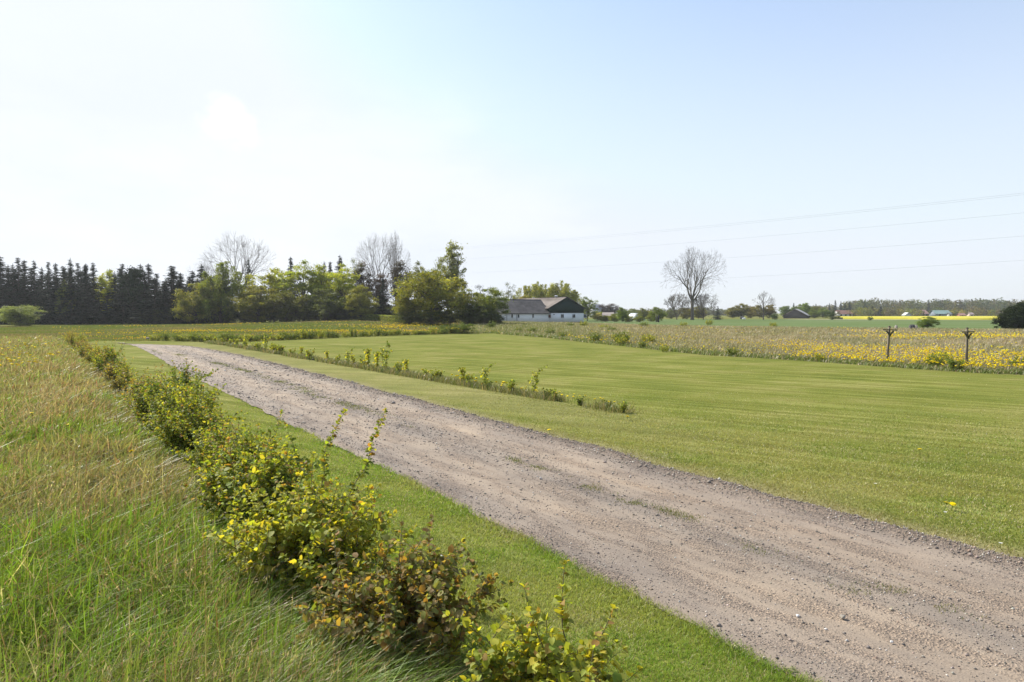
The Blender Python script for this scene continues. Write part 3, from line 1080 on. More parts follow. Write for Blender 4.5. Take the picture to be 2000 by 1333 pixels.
while c_ < 46:                                        # among the saplings
    s = 11.3 + abs(rf.normal(0, 1)) * 5.5
    w = 11.0 + rf.normal(0, .16)
    x, y = XY(s, w)
    if s > 32:
        continue
    dandelion(x, y, 1, 'yellow dandelion at the foot of the sapling row beside the verge', 'dandelions along the sapling row', s < 16); c_ += 1
# right meadow: nearest ones one by one, the rest as one mass
x, y, r = sample_polar(90000, 20, 105, -4, 44, 1.0, rf)
k = ~inpoly(x, y, LAWN_POLY) & ~beyond_field_edge(x, y) & (x > 2)
x, y, r = x[k], y[k], r[k]
e = dline(x, y, MEDGE)
a_ = np.degrees(np.arctan2(x, y))
pd = 1.1 * np.exp(-((e - 1.1) / 1.0) ** 2) * smooth(.30, .5, fbm(x, y, 1.3, 101)) * smooth(2, 14, x)
pd = pd + .75 * np.exp(-((e - 6.5) / 2.2) ** 2) * smooth(16, 26, a_) * smooth(.28, .5, fbm(x, y, 1.6, 103))
pd = pd + .22 * smooth(16, 6, e) * smooth(6, 16, a_) + .10 * smooth(.5, .62, fbm(x, y, 5, 104)) * smooth(2, 14, a_)
pd = pd + .9 * smooth(26, 32, a_) * np.exp(-((y - 62) / 6) ** 2) + .6 * smooth(20, 32, a_) * smooth(14, 8, e)
pd = pd * (.35 + 1.1 * smooth(.35, .6, fbm(x, y, 3.5, 107)))
k = rf.random(len(x)) < pd * 1.35 * (.2 + 1.2 * smooth(.42, .6, fbm(x, y, .8, 130))) * (.15 + 1.0 * smooth(.38, .55, fbm(x, y, 6, 131))) * (.45 + .55 * smooth(14, 28, a_))
x, y, r = x[k], y[k], r[k]
o_ = np.argsort(r)
x, y, r = x[o_], y[o_], r[o_]
vis = np.abs(x / y) < .76
near = np.where(vis)[0][:150]
for i in near:
    dandelion(float(x[i]), float(y[i]), 1, 'yellow dandelion among the nearest flowers edging the meadow on the right', 'nearest dandelions of the right meadow', False, 1.6)
rest = np.setdiff1d(np.arange(len(x)), near)


def flower_mass(name, x, y, hgt, rad, label, colr=(.92, .72, .012)):
    n = len(x)
    C0 = np.stack([x, y, H(x, y) + hgt], 1)
    nrm = unit(np.stack([rf.normal(0, .35, n), rf.normal(-.1, .35, n), np.ones(n)], 1))
    aa = unit(np.cross(nrm, np.array([0, 1., 0])))
    bb = np.cross(nrm, aa)
    k_ = 6
    th = np.arange(k_) * 2 * math.pi / k_
    ring = C0[:, None] + (aa[:, None] * np.cos(th)[None, :, None] + bb[:, None] * np.sin(th)[None, :, None]) * rad[:, None, None]
    topv = (C0 + nrm * (rad * .35)[:, None])[:, None]
    botv = (C0 - nrm * (rad * .9)[:, None])[:, None]
    V = np.concatenate([ring, topv, botv], 1)
    f = np.array([(6, i, (i + 1) % 6) for i in range(6)] + [(7, (i + 1) % 6, i) for i in range(6)])
    F = (np.arange(n) * 8)[:, None, None] + f[None]
    return tag(obj(name, make_mesh(name, V.reshape(-1, 3), F.reshape(-1, 3), M_PETAL, jcol(colr, n, .12, .03, rf, 8))), label, 'flowers', kind='stuff')


flower_mass('meadow_dandelions', x[rest], y[rest], rf.uniform(.18, .40, len(rest)), rf.uniform(.028, .044, len(rest)) * np.clip(r[rest] / 40, 1, 2.3),
            'mass of yellow dandelions spread over the rough meadow on the right')
k = rf.random(len(x)) < .22
xs, ys = x[k] + rf.normal(0, 1.5, k.sum()), y[k] + rf.normal(0, 1.5, k.sum())
k = ~inpoly(xs, ys, LAWN_POLY)
xs, ys = xs[k], ys[k]
flower_mass('seed_heads', xs, ys, rf.uniform(.25, .4, len(xs)), rf.uniform(.018, .03, len(xs)), 'pale whitish seed heads dotted through the right meadow', (.5, .46, .4))
# field in front of the tree belt
x, y, r = sample_polar(90000, 50, 138, -42, -1, .4, rf)
k = ~inpoly(x, y, LAWN_POLY) & (SWc(x, y)[1] > 2)
x, y, r = x[k], y[k], r[k]
uu = x / y * FPX + 1000
vv = HZ + (CAMZ - H(x, y)) / y * FPX
bandY = 82 + 3 * (fbm(x, y, 14, 111) - .5)
pd = .9 * np.exp(-((y - bandY) / 2.6) ** 2) * smooth(-46, -38, x) + .5 * np.exp(-((y - 73) / 2.5) ** 2) * smooth(-20, -32, x) * smooth(.45, .6, fbm(x, y, 5, 112)) \
    + .12 * smooth(.5, .68, fbm(x, y, 8, 113)) + .45 * np.exp(-((y - 60) / 3) ** 2) * smooth(-27, -32, x) * smooth(.45, .6, fbm(x, y, 3, 116)) \
    + .5 * smooth(-28, -18, x) * smooth(70, 80, y) * smooth(120, 95, y) * smooth(.4, .6, fbm(x, y, 6, 115))
k = rf.random(len(x)) < pd * .55
x, y, r = x[k], y[k], r[k]
flower_mass('field_dandelions', x, y, rf.uniform(.10, .2, len(x)), rf.uniform(.03, .045, len(x)) * np.clip(r / 60, 1, 2.2), 'long yellow band of dandelions across the field before the tree belt', (.90, .66, .012))

# ------------------------------------------------------------------ foreground shrubs
LEAF_T = np.array([[0, 0, 0], [.30, .40, .07], [.72, .36, .04], [1.0, 0, -.10], [.72, -.36, .04], [.30, -.40, .07], [.34, 0, 0.0], [.70, 0, -.02],
                   [.08, .20, .04], [.08, -.20, .04]], float)
LEAF_F = np.array([[0, 6, 8], [8, 6, 1], [1, 6, 2], [6, 7, 2], [7, 3, 2], [0, 9, 6], [9, 5, 6], [5, 4, 6], [6, 4, 7], [7, 4, 3]])
LEAF_LO = np.array([[0, 0, 0], [.5, .40, .07], [1.0, 0, -.08], [.5, -.40, .07]], float)
LEAF_LF = np.array([[0, 2, 1], [0, 3, 2]])


def place_leaves(P, D, N, L, col, lo=False, rng=RNG, curl=.0):
    T, Ft = (LEAF_LO, LEAF_LF) if lo else (LEAF_T, LEAF_F)
    D = unit(D)
    S = unit(np.cross(N, D))
    Nn = np.cross(D, S)
    n = len(P)
    Tn = np.broadcast_to(T[None], (n, *T.shape)).copy()
    cu = rng.uniform(-.1, .5, n)[:, None]
    Tn[:, :, 2] = Tn[:, :, 2] * rng.uniform(.3, 2.6, (n, 1)) - cu * Tn[:, :, 0] ** 2 * .5
    Tn[:, :, 1] *= rng.uniform(.8, 1.15, (n, 1))
    V = P[:, None] + (D[:, None] * Tn[:, :, 0:1] + S[:, None] * Tn[:, :, 1:2] + Nn[:, None] * Tn[:, :, 2:3]) * L[:, None, None]
    F = (np.arange(n) * len(T))[:, None, None] + Ft[None]
    return V.reshape(-1, 3), F.reshape(-1, 3), np.repeat(col, len(T), 0)


PAL_G = ([(.17, .225, .045), (.25, .295, .055), (.34, .34, .06), (.25, .18, .06), (.11, .155, .035)], [5, 7, 4.0, .6, 2.5])
PAL_Y = ([(.19, .235, .045), (.28, .31, .055), (.40, .38, .06), (.28, .20, .06)], [4, 7, 4, .4])
PAL_B = ([(.20, .18, .075), (.24, .18, .08), (.32, .20, .06), (.15, .18, .045), (.26, .25, .06)], [5, 3, 1.6, 5, 3])
PAL_O = ([(.19, .17, .06), (.23, .22, .06), (.15, .17, .045), (.28, .24, .08)], [5, 4, 4, 2])
PAL_D = ([(.085, .135, .03), (.12, .165, .038), (.18, .21, .045)], [4, 4, 2.5])


def shrub_meshes(seed, h, rad, stems, pal, leaf=.045, shoots=2, shoot_h=1.25, lo=False, step=.028, side=4, redtips=.35, one=False, lean=0.):
    rng = np.random.default_rng(seed)
    P0, P1, R0, R1 = [], [], [], []
    LP, LD, LN, LS, LT = [], [], [], [], []

    def run(p, d, length, r0, leafy, lvl, tipt):
        n_ = max(3, int(length / .06))
        st = length / n_
        pts = [p]
        for i in range(n_):
            d = unit(d + rng.normal(0, .12, 3) + np.array([0, 0, .05]))
            q = p + d * st
            P0.append(p); P1.append(q); R0.append(r0 * (1 - i / n_ * .7)); R1.append(r0 * (1 - (i + 1) / n_ * .7))
            tt_ = (i + 1) / n_
            if tt_ > leafy:
                for _ in range(max(1, int(st / step * ((2.2 if lean else 1.35) if lvl == 1 and length > .6 else 1)))):
                    f = rng.random()
                    a_ = rng.uniform(0, 6.28)
                    e1 = unit(np.cross(d, [0.3, .2, 1])); e2 = np.cross(d, e1)
                    out = e1 * math.cos(a_) + e2 * math.sin(a_)
                    LP.append(p + (q - p) * f + out * .006); LD.append(unit(out * .9 + d * .5 + rng.normal(0, .25, 3) + np.array([0, 0, -.15])))
                    LN.append(unit(np.array([0, 0, 1.]) + d * .3 + rng.normal(0, .45, 3)))
                    LS.append(leaf * rng.uniform(.45, 1.2) * (1 - .35 * max(0, tt_ - .8) / .2)); LT.append(tipt * tt_)
            if lvl < 1 and .25 < tt_ < .95 and rng.random() < side / n_:
                dd = unit(d * .6 + rng.normal(0, .6, 3) * np.array([1, 1, .4]))
                run(q, dd, length * rng.uniform(.22, .42), r0 * .5, .05, lvl + 1, tipt)
            p = q
        for _ in range(4):
            LP.append(p); LD.append(unit(d + rng.normal(0, .7, 3))); LN.append(unit(np.array([0, 0, 1.]) + rng.normal(0, .5, 3)))
            LS.append(leaf * rng.uniform(.4, .75)); LT.append(tipt)
    for i in range(stems):
        a = rng.uniform(0, 6.28)
        q = math.sqrt(rng.random())
        b = np.array([math.cos(a) * q * rad * .45, math.sin(a) * q * rad * .45, 0.]) * (0 if one else 1)
        d = unit(np.array([math.cos(a) * q * rad * .75, math.sin(a) * q * rad * .75, h]))
        run(b, d, h * rng.uniform(.65, 1.05) * (1.05 - .25 * q), .0065, .22, 0, rng.uniform(.3, 1))
    for i in range(shoots):
        a = rng.uniform(0, 6.28)
        b = np.array([math.cos(a) * rad * .3, math.sin(a) * rad * .3, .1])
        d = unit(np.array([math.cos(a) * .16 + lean, math.sin(a) * .16, 1.]))
        run(b, d, (shoot_h * rng.uniform(.9, 1.05)) if i < 2 else h * rng.uniform(.8, 1.12), .006, .18, 1, 1.)
    n_ = len(LP)
    LP, LD, LN, LS, LT = map(np.array, (LP, LD, LN, LS, LT))
    col = pick(pal[0], pal[1], n_, rng)
    red = (rng.random(n_) < redtips * smooth(.55, 1.0, LT))
    col = np.where(red[:, None], np.array((.29, .19, .065)), col)
    col = jcol(col, n_, .17, .06, rng)
    V, F, C = place_leaves(LP, LD, LN, LS, col, lo, rng)
    fol = make_mesh('foliage', V, F, M_SHRUB, C)
    V, F = tubes(P0, P1, R0, R1, 4 if not lo else 3)
    st = make_mesh('stems', V, F, M_TWIG, np.ones((len(V), 3)))
    return fol, st


def shrub(name, meshes, x, y, label, cat='shrub', group=None, rot=0., sc=1., scz=None, color=None):
    o = empty(name, (x, y, float(H(x, y)) - .02), rot, (sc, sc, scz or sc))
    obj('foliage', meshes[0], o, color=color)
    obj('stems', meshes[1], o)
    tag(o, label, cat, group)
    return o


ORD = ['', 'first', 'second', 'third', 'fourth', 'fifth', 'sixth', 'seventh', 'eighth', 'ninth', 'tenth', 'eleventh', 'twelfth', 'thirteenth',
       'fourteenth', 'fifteenth', 'sixteenth', 'seventeenth', 'eighteenth', 'nineteenth', 'twentieth']


def ordn(i):
    if i <= 20:
        return ORD[i]
    t_ = {2: 'twenty', 3: 'thirty', 4: 'forty', 5: 'fifty', 6: 'sixty', 7: 'seventy', 8: 'eighty'}[i // 10]
    return t_ + '-' + ORD[i % 10] if i % 10 else t_.replace('ty', 'tieth')


# (distance along the hedge, sideways, height, radius, stems, palette, leaf, shoots, shoot height, label)
HEDGE = [
    (-1.5, .10, .66, .32, 18, PAL_Y, .050, 0, .86, 'bright yellow-green hedge shrub cut off by the bottom edge, nearest of all'),
    (-.30, -.14, .66, .56, 40, PAL_B, .047, 0, .8, 'bronze-brown leaved hedge shrub, the only brownish one, near the bottom edge'),
    (.85, -.30, .80, .52, 36, PAL_Y, .046, 1, 1.08, 'yellow-green hedge shrub right behind the bronze-brown one'),
    (1.6, .12, .62, .34, 18, PAL_G, .044, 3, 1.45, 'hedge shrub with the tall thin shoot rising in front of the gravel'),
    (2.4, -.24, .88, .48, 34, PAL_G, .046, 0, 1.1, 'broad green and yellow hedge shrub beside long green grass'),
    (3.5, .02, .84, .44, 28, PAL_G, .043, 1, 1.12, 'hedge shrub with yellow leaves on its left, sixth from the near end'),
    (4.7, -.02, .80, .42, 26, PAL_G, .042, 2, 1.0, 'mid-height hedge shrub with thin brown-tipped shoots, seventh from the near end'),
    (5.9, .10, .62, .40, 20, PAL_G, .042, 1, .85, 'low hedge shrub in the dip of the hedge before the tall leafy ones'),
    (7.1, -.05, .92, .50, 32, PAL_G, .044, 0, 1.1, 'bulky green hedge shrub on the near side of the tall leafy column'),
    (8.3, .08, .98, .52, 34, PAL_G, .044, 1, 1.25, 'broad shrub of the highest part of the hedge, greenish brown'),
    (9.3, .12, 1.15, .34, 22, PAL_D, .044, 2, 1.38, 'upright dark green column of leaves, tallest in the left hedge'),
    (10.2, -.10, .92, .46, 26, PAL_G, .043, 1, 1.30, 'hedge shrub with a single pointed shoot left of the tall green column'),
    (11.5, .0, .72, .42, 20, PAL_B, .042, 1, .9, 'brownish thin hedge shrub behind the tall leafy pair'),
    (13.0, .05, .62, .46, 20, PAL_G, .044, 1, .8, 'low hedge shrub in the gap beyond the tall leafy pair'),
]
for i, (s, dw, h_, rd, st, pal, lf, sh, shh, lb) in enumerate(HEDGE):
    x, y = XY(s + 4.2, 1.95 + dw)
    red = .35 if pal is PAL_B else (.10 if pal is PAL_Y else .26)
    shrub('hedge_shrub', shrub_meshes(100 + i, h_ * 1.22, rd * (1.12 if i < 4 else .95), int(st * 1.5), pal, lf * (1.14 if i < 6 else 1.05), sh + 3, shh, step=.0105, side=8, redtips=red, lean=.30 if i == 3 else 0.), x, y, lb, group='shrubs of the hedge along the drive')
lows = [shrub_meshes(140 + i, 1.0, .60, 26, pal, .075, 2, 1.2, lo=True, step=.030, side=5, one=True) for i, pal in enumerate((PAL_G, PAL_D, PAL_B, PAL_O))]
ii = 0
for j, (s, k_, sc_) in enumerate([(14.6, 0, .85), (15.9, 2, .95), (17.2, 0, .9), (18.6, 2, .85), (20.0, 3, .8), (21.8, 0, .9), (23.2, 2, 1.), (24.8, 1, 1.05), (26.2, 1, 1.1), (27.9, 0, .95),
                                  (29.8, 2, .95), (31.8, 0, 1.0), (34, 3, 1.05), (36.2, 2, .95), (38.6, 0, 1.0), (41.2, 2, 1.1), (44, 3, 1.0), (47, 0, 1.1), (50, 2, 1.15), (53, 3, 1.2), (56, 0, 1.2), (59, 3, 1.3)]):
    x, y = XY(s + 1.6, 2.05 + rf.normal(0, .15))
    shrub('hedge_shrub', lows[k_], x, y, ('dark green round' if k_ == 1 else 'small yellowish' if k_ == 3 else 'brown-green') + ' hedge shrub, '
          + ordn(j + 1) + ' beyond the tall leafy pair in the left hedge', group='shrubs of the hedge along the drive', rot=rf.uniform(0, 6), sc=sc_ * rf.uniform(.78, 1.05), scz=sc_ * rf.uniform(.72, 1.15))

x, y = G(8, 1015)
shrub('dock_plant', shrub_meshes(155, .34, .2, 9, PAL_B, .06, 0, .5, step=.02, side=3), x, y, 'dark broad-leaved weed in the tall grass at the left edge', 'weed')
# saplings beside the verge
saps = [shrub_meshes(160 + i, h_, rd * 1.3, st + 1, pal, .07, 0, .8, lo=False, step=.018, side=3, redtips=.15, one=True) for i, (h_, rd, st, pal) in
        enumerate(((.62, .10, 3, PAL_Y), (.50, .12, 4, PAL_G), (.40, .16, 6, PAL_G), (.75, .06, 2, PAL_G), (.30, .20, 8, PAL_D)))]
SAP = [(1180, 806, 2, .6), (1155, 800, 4, .7), (1118, 792, 4, .7), (1072, 783, 1, .7), (1014, 774, 3, .95), (1020, 778, 4, .9), (968, 768, 2, .9), (952, 762, 4, .9), (918, 758, 3, .9), (890, 752, 0, 1.0), (887, 754, 1, .9),
       (853, 745, 2, .9), (826, 741, 1, .8), (800, 735, 0, 1.05), (792, 733, 1, 1.05), (758, 728, 3, 1.35), (745, 725, 0, 1.3), (731, 722, 0, 1.45), (724, 721, 1, 1.1), (700, 718, 0, .9), (690, 715, 3, .9),
       (668, 712, 1, .9), (650, 709, 0, .95), (620, 704, 1, 1.15), (596, 700, 0, 1.0), (582, 697, 1, .95), (562, 693, 2, 1.2), (548, 691, 2, 1.2), (534, 690, 1, 1.2), (520, 688, 3, 1.3), (505, 686, 1, 1.1),
       (488, 684, 2, 1.2), (470, 681, 1, 1.2), (452, 679, 3, 1.3), (436, 677, 1, 1.2), (418, 676, 2, 1.2), (400, 674, 1, 1.2), (384, 672, 2, 1.2), (368, 670, 1, 1.3), (350, 668, 2, 1.4), (335, 667, 1, 1.3)]
for j, (u, v, k_, sc_) in enumerate(SAP):
    x, y = G(u, v)
    s, w = SWc(x, y)
    x, y = XY(s, 10.95 + rf.normal(0, .08))
    kindw = ['slim yellow-green sapling', 'small leafy sapling', 'bushy low sapling', 'tall whip-like sapling', 'low leafy clump'][k_]
    shrub('sapling', saps[k_], x, y, kindw + ' beside the verge, ' + ordn(j + 1) + ' from the near end of its row', 'sapling', 'saplings in the row beside the verge', rf.uniform(0, 6), sc_ * 1.3, sc_ * 1.25)
# young hedge row behind the lawn
rowl = [shrub_meshes(180 + i, .72, .50, 20, pal, .10, 0, .8, lo=True, step=.03, side=4, redtips=.05) for i, pal in enumerate((PAL_D, PAL_G, PAL_D))]
bl = np.array([G(298, 666.5), G(345, 667)] + BACKROW)
cum = np.concatenate([[0], np.cumsum(np.hypot(*np.diff(bl, axis=0).T))])
dpos = 0.
j = 0
while dpos < cum[-1]:
    x, y = np.interp(dpos, cum, bl[:, 0]), np.interp(dpos, cum, bl[:, 1])
    j += 1
    shrub('young_hedge_shrub', rowl[j % 3], x, y + .5, 'small green bush, ' + ordn(j) + ' from the left in the low row behind the lawn', 'shrub', 'bushes of the low hedge row behind the lawn',
          rf.uniform(0, 6), rf.uniform(.9, 1.3), rf.uniform(.7, 1.35))
    dpos += rf.uniform(.55, 1.3)
# scattered young bushes in the right meadow
for j, (u, v, k_, sc_) in enumerate([(1075, 655, 0, 1.1), (1100, 660, 0, .9), (1040, 652, 2, 1.1), (1012, 650, 0, 1.), (1165, 668, 0, 1.2), (1212, 672, 0, 1.5), (1214, 675, 1, 1.), (1265, 672, 1, 1.1), (1257, 680, 2, .7), (1298, 688, 1, .6),
                                    (1180, 645, 1, 1.2), (1195, 650, 0, 1.2), (1257, 641, 0, 1.6), (1510, 641, 1, 1.4), (1430, 696, 2, .7), (1825, 718, 0, .8), (1836, 702, 0, .7), (1868, 724, 2, .8), (1835, 715, 1, .9), (1140, 640, 1, 1.6), (1115, 640, 0, 1.4),
                                    (1990, 720, 0, .8), (1600, 706, 1, .6), (1335, 640, 1, 1.4), (1385, 636, 1, 1.6)]):
    x, y = G(u, v)
    where = 'near the house' if u < 1150 else ('in the left half of the right meadow' if u < 1450 else 'near the wooden posts' if u > 1700 else 'in the middle of the right meadow')
    shrub('meadow_bush', rowl[k_], x, y, ['dark green', 'yellowish green', 'mid green'][k_] + ' young bush ' + where, 'bush', 'young bushes scattered in the right meadow', rf.uniform(0, 6), sc_)

# ------------------------------------------------------------------ trees
def spruce(seed, Hh=14., R=2.3, dens=1.0, gappy=.2, bare_low=0.):
    rng = np.random.default_rng(seed)
    z = .5
    C, D, L, P0, P1, R0, R1 = [], [], [], [], [], [], []
    while z < Hh - .15:
        t_ = z / Hh
        prof = (1 - t_) ** .95 * 1.15 * (1.0 if t_ > .12 else .8)
        nb = rng.integers(4, 8)
        for _ in range(nb):
            if rng.random() < gappy * (1 if t_ > .3 else .3):
                continue
            a = rng.uniform(0, 6.28)
            ln = max(.18, R * prof * rng.uniform(.5, 1.18))
            up = .25 if t_ > .75 else rng.uniform(-.12, .12)
            pts = [np.array([0, 0, z])]
            nseg = max(2, int(ln / .33))
            for i in range(1, nseg + 1):
                f = i / nseg
                pts.append(np.array([math.cos(a) * ln * f, math.sin(a) * ln * f, z + ln * (up * f - .28 * f * f + .12 * f ** 4)]))
            P0.append(pts[0]); P1.append(pts[-1]); R0.append(.035); R1.append(.01)
            for i in range(1, nseg + 1):
                for _k in range(int(3 * dens * (1 + t_)) + (rng.random() < .5)):
                    p = pts[i - 1] + (pts[i] - pts[i - 1]) * rng.random() + rng.normal(0, .07, 3)
                    C.append(p); L.append(rng.uniform(.32, .66) * (1 - .62 * t_))
                    D.append([math.cos(a) + rng.normal(0, .6), math.sin(a) + rng.normal(0, .6), rng.uniform(-.75, .1)])
        z += rng.uniform(.16, .30) * (1 if t_ < .85 else 1.3)
    for _ in range(22):
        C.append([0, 0, Hh - rng.uniform(0, .9)]); D.append([rng.normal(0, .3), rng.normal(0, .3), 1]); L.append(.2)
    C, D, L = np.array(C), unit(np.array(D)), np.array(L)
    V, F = diamonds(C, L, L * .36, D, rng=rng)
    crown = make_mesh('crown', V, F, M_NEEDLE, jcol((.018, .031, .015), len(C), .30, .08, rng, 4))
    P0 += [np.array([0, 0, 0]), np.array([0, 0, Hh * .5])]; P1 += [np.array([0, 0, Hh * .5]), np.array([0, 0, Hh])]
    R0 += [.16, .09]; R1 += [.09, .015]
    V, F = tubes(P0, P1, R0, R1, 5)
    return [crown, make_mesh('trunk', V, F, M_BARK, np.ones((len(V), 3)))]


def leafy(seed, Hh=10., Wd=8., clear=.12, nclump=70, per=120, leaf=.2, shape='round', clump=.11, weep=0., base=(.11, .13, .03), spread=.9, mat_=None, bark=None, branches=True):
    rng = np.random.default_rng(seed)
    cs = []
    z0 = Hh * clear
    lob = rng.uniform(0, 6.28, 3)
    while len(cs) < nclump:
        p = rng.normal(size=3)
        p = p / np.linalg.norm(p) * rng.random() ** .42
        t_ = p[2] * .5 + .5
        a = math.atan2(p[1], p[0])
        if shape == 'round':
            prof = 1.0
        elif shape == 'tall':
            prof = .85
        elif shape == 'cone':
            prof = 1.15 - .7 * t_
        elif shape == 'fan':
            prof = .55 + .65 * t_
        prof *= 1 + .16 * math.sin(2 * a + lob[0]) + .12 * math.sin(3 * a + lob[1]) + rng.normal(0, .06)
        cs.append([p[0] * Wd * .5 * prof, p[1] * Wd * .5 * prof, z0 + (Hh - z0) * (t_ * .93 + .02) + rng.normal(0, .02 * Hh)])
    cs = np.array(cs)
    n_ = nclump * per
    cl = clump * max(Wd, Hh * .7) * rng.uniform(.6, 1.35, nclump)
    ci = np.repeat(np.arange(nclump), per)
    off = rng.normal(size=(n_, 3)) * cl[ci][:, None] * .62 * np.array([1, 1, .62])
    if weep:
        off[:, 2] = -np.abs(rng.normal(0, 1, n_)) * cl[ci] * 1.9
        off[:, :2] *= .55
    C = cs[ci] + off
    C[:, 2] = np.maximum(C[:, 2], .15)
    D = unit(rng.normal(size=(n_, 3)) + np.array([0, 0, -1.2 * (weep > 0)]))
    L = leaf * rng.uniform(.6, 1.3, n_)
    V, F = diamonds(C, L, L * (.62 if not weep else .35), D, rng=rng)
    tone = np.exp(rng.normal(0, .16, nclump))[ci][:, None]
    col = jcol(np.asarray(base) * tone, n_, .15, .06, rng, 4)
    crown = make_mesh('crown', V, F, mat_ or M_LEAF, col)
    P0, P1, R0, R1 = [], [], [], []
    tr = max(.10, Hh * .017)
    top = Hh * (.55 if shape != 'tall' else .92)
    wob = rng.normal(0, .02 * Hh, (5, 2)); wob[0] = 0
    tz = np.linspace(0, top, 5)
    tp = np.column_stack([wob, tz])
    for i in range(4):
        P0.append(tp[i]); P1.append(tp[i + 1]); R0.append(tr * (1 - i / 4.4)); R1.append(tr * (1 - (i + 1) / 4.4))
    for c in cs[rng.random(nclump) < .75]:
        zt = np.clip(c[2] * rng.uniform(.35, .7), Hh * .08, top)
        a0 = np.array([np.interp(zt, tz, tp[:, 0]), np.interp(zt, tz, tp[:, 1]), zt])
        mid = (a0 + c) / 2 + rng.normal(0, .04 * Hh, 3) + np.array([0, 0, -.03 * Hh])
        P0 += [a0, mid]; P1 += [mid, c]; R0 += [tr * .4, tr * .22]; R1 += [tr * .22, tr * .06]
    V, F = tubes(P0, P1, R0, R1, 5)
    return [crown, make_mesh('trunk', V, F, bark or M_BARK, np.ones((len(V), 3)))]


def bare(seed, Hh=20., Wd=18., fork=.28, lv=7, limbs=6, tw=.018, trunk_r=.42, up=.18, sparse=1.0):
    rng = np.random.default_rng(seed)
    segs, tw_segs = [], []

    def grow(p, d, ln, r, l):
        nseg = 2 if l > 2 else 3
        r1 = r * .74
        for i in range(nseg):
            d = unit(d + rng.normal(0, .11, 3) + np.array([0, 0, up * .18]))
            q = p + d * ln / nseg
            rr0, rr1 = r + (r1 - r) * i / nseg, r + (r1 - r) * (i + 1) / nseg
            (segs if l < 4 else tw_segs).append((p, q, rr0, rr1))
            if l < lv - 1 and i == 0 and l > 0 and rng.random() < .55 * sparse:
                dd = unit(d + rng.normal(0, .75, 3))
                grow(q, dd, ln * .62, rr1 * .5, l + 2)
            p = q
        if l < lv:
            k_ = 2 if rng.random() < .68 else 3
            ph = rng.uniform(0, 6.28)
            e1 = unit(np.cross(d, [.3, .5, .8])); e2 = np.cross(d, e1)
            for j_ in range(k_):
                a = ph + j_ * 6.283 / k_ + rng.normal(0, .4)
                sp = rng.uniform(.28, .62)
                dd = unit(d + (e1 * math.cos(a) + e2 * math.sin(a)) * sp + np.array([0, 0, up]))
                grow(p, dd, ln * rng.uniform(.70, .88), r1 * (.80 if k_ == 2 else .68), l + 1)
    zf = Hh * fork
    segs.append((np.array([0, 0, -.2]), np.array([.02, 0, .8]), trunk_r * 1.35, trunk_r))
    segs.append((np.array([.02, 0, .8]), np.array([0, .05, zf]), trunk_r, trunk_r * .82))
    for i in range(limbs):
        a = i * 6.283 / limbs + rng.normal(0, .25)
        tilt = rng.uniform(.3, 1.5) * (Wd / Hh) * .85 if i else .05
        d = unit(np.array([math.cos(a) * tilt, math.sin(a) * tilt, 1.]))
        grow(np.array([0, .05, zf * rng.uniform(.85, 1.0)]), d, Hh * .21, trunk_r * .52, 1)
    for i in range(int(4 * sparse)):
        a = rng.uniform(0, 6.28)
        grow(np.array([0, .02, zf * rng.uniform(.5, .9)]), unit(np.array([math.cos(a), math.sin(a), .25])), Hh * .09, trunk_r * .18, 4)
    allp = np.array([q for _, q, _, _ in segs + tw_segs])
    sx = Wd / 2 / np.percentile(np.hypot(allp[:, 0], allp[:, 1]), 98.5)
    szz = Hh / np.percentile(allp[:, 2], 99.6)

    def build(ss_, k_, nm, m_, mn):
        A = np.array([a for a, _, _, _ in ss_]); B = np.array([b for _, b, _, _ in ss_])
        for Q in (A, B):
            tfx = smooth(zf * .6, zf * 1.5, Q[:, 2]) * (sx - 1) + 1
            Q[:, 0] *= tfx; Q[:, 1] *= tfx; Q[:, 2] *= szz
        V, F = tubes(A, B, np.maximum([r for *_, r, _ in ss_], mn), np.maximum([r for *_, r in ss_], mn * .8), k_)
        return make_mesh(nm, V, F, m_, np.ones((len(V), 3)))
    return [build(tw_segs, 3, 'branches', M_BARK_PALE, tw), build(segs, 6, 'trunk', M_BARK_PALE, tw)]


SPR = [spruce(200 + i, 14., 2.1 + .25 * i, 1.3, .12 + .05 * (i % 2)) for i in range(4)]
PINE = leafy(210, 13., 5.4, .12, 70, 150, .30, 'cone', .09, base=(.035, .055, .024), mat_=M_NEEDLE)
RND = [leafy(220 + i, 9., 8., .03, 110, 190, .26, 'round', .085, base=(.16, .185, .04)) for i in range(3)]
OPENT = [leafy(225 + i, 11., 7., .08, 75, 150, .26, 'round', .075, base=(.165, .205, .042)) for i in range(2)]
WEEP = leafy(230, 14., 9., .1, 130, 190, .30, 'cone', .075, weep=1., base=(.12, .15, .035))
POP = leafy(231, 17., 5.6, .18, 90, 80, .30, 'tall', .055, base=(.13, .15, .05))
WILLOW = leafy(232, 10., 11., .12, 120, 240, .36, 'round', .07, weep=.5, base=(.17, .20, .05))
THIN = leafy(233, 9., 4.6, .15, 45, 55, .18, 'tall', .07, base=(.10, .12, .05))
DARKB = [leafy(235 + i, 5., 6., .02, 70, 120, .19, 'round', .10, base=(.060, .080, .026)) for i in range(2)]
YEW = leafy(250, 6., 6., .0, 120, 330, .20, 'cone', .085, base=(.040, .055, .022), mat_=M_NEEDLE)
BROWNC = leafy(238, 12., 5., .10, 80, 110, .24, 'tall', .08, base=(.085, .075, .05))
BARES = [bare(240, 24., 21., .27, 7, 6, .020, .55, -.02, .8), bare(241, 10., 7.5, .33, 6, 5, .022, .2, .0, .8), bare(242, 19., 20., .22, 6, 6, .018, .36, .02, .7), bare(243, 19., 12., .20, 5, 6, .016, .28, .05, .6)]
SCRUB = bare(244, 8., 9., .08, 6, 9, .028, .12, .1)
NOM = {}
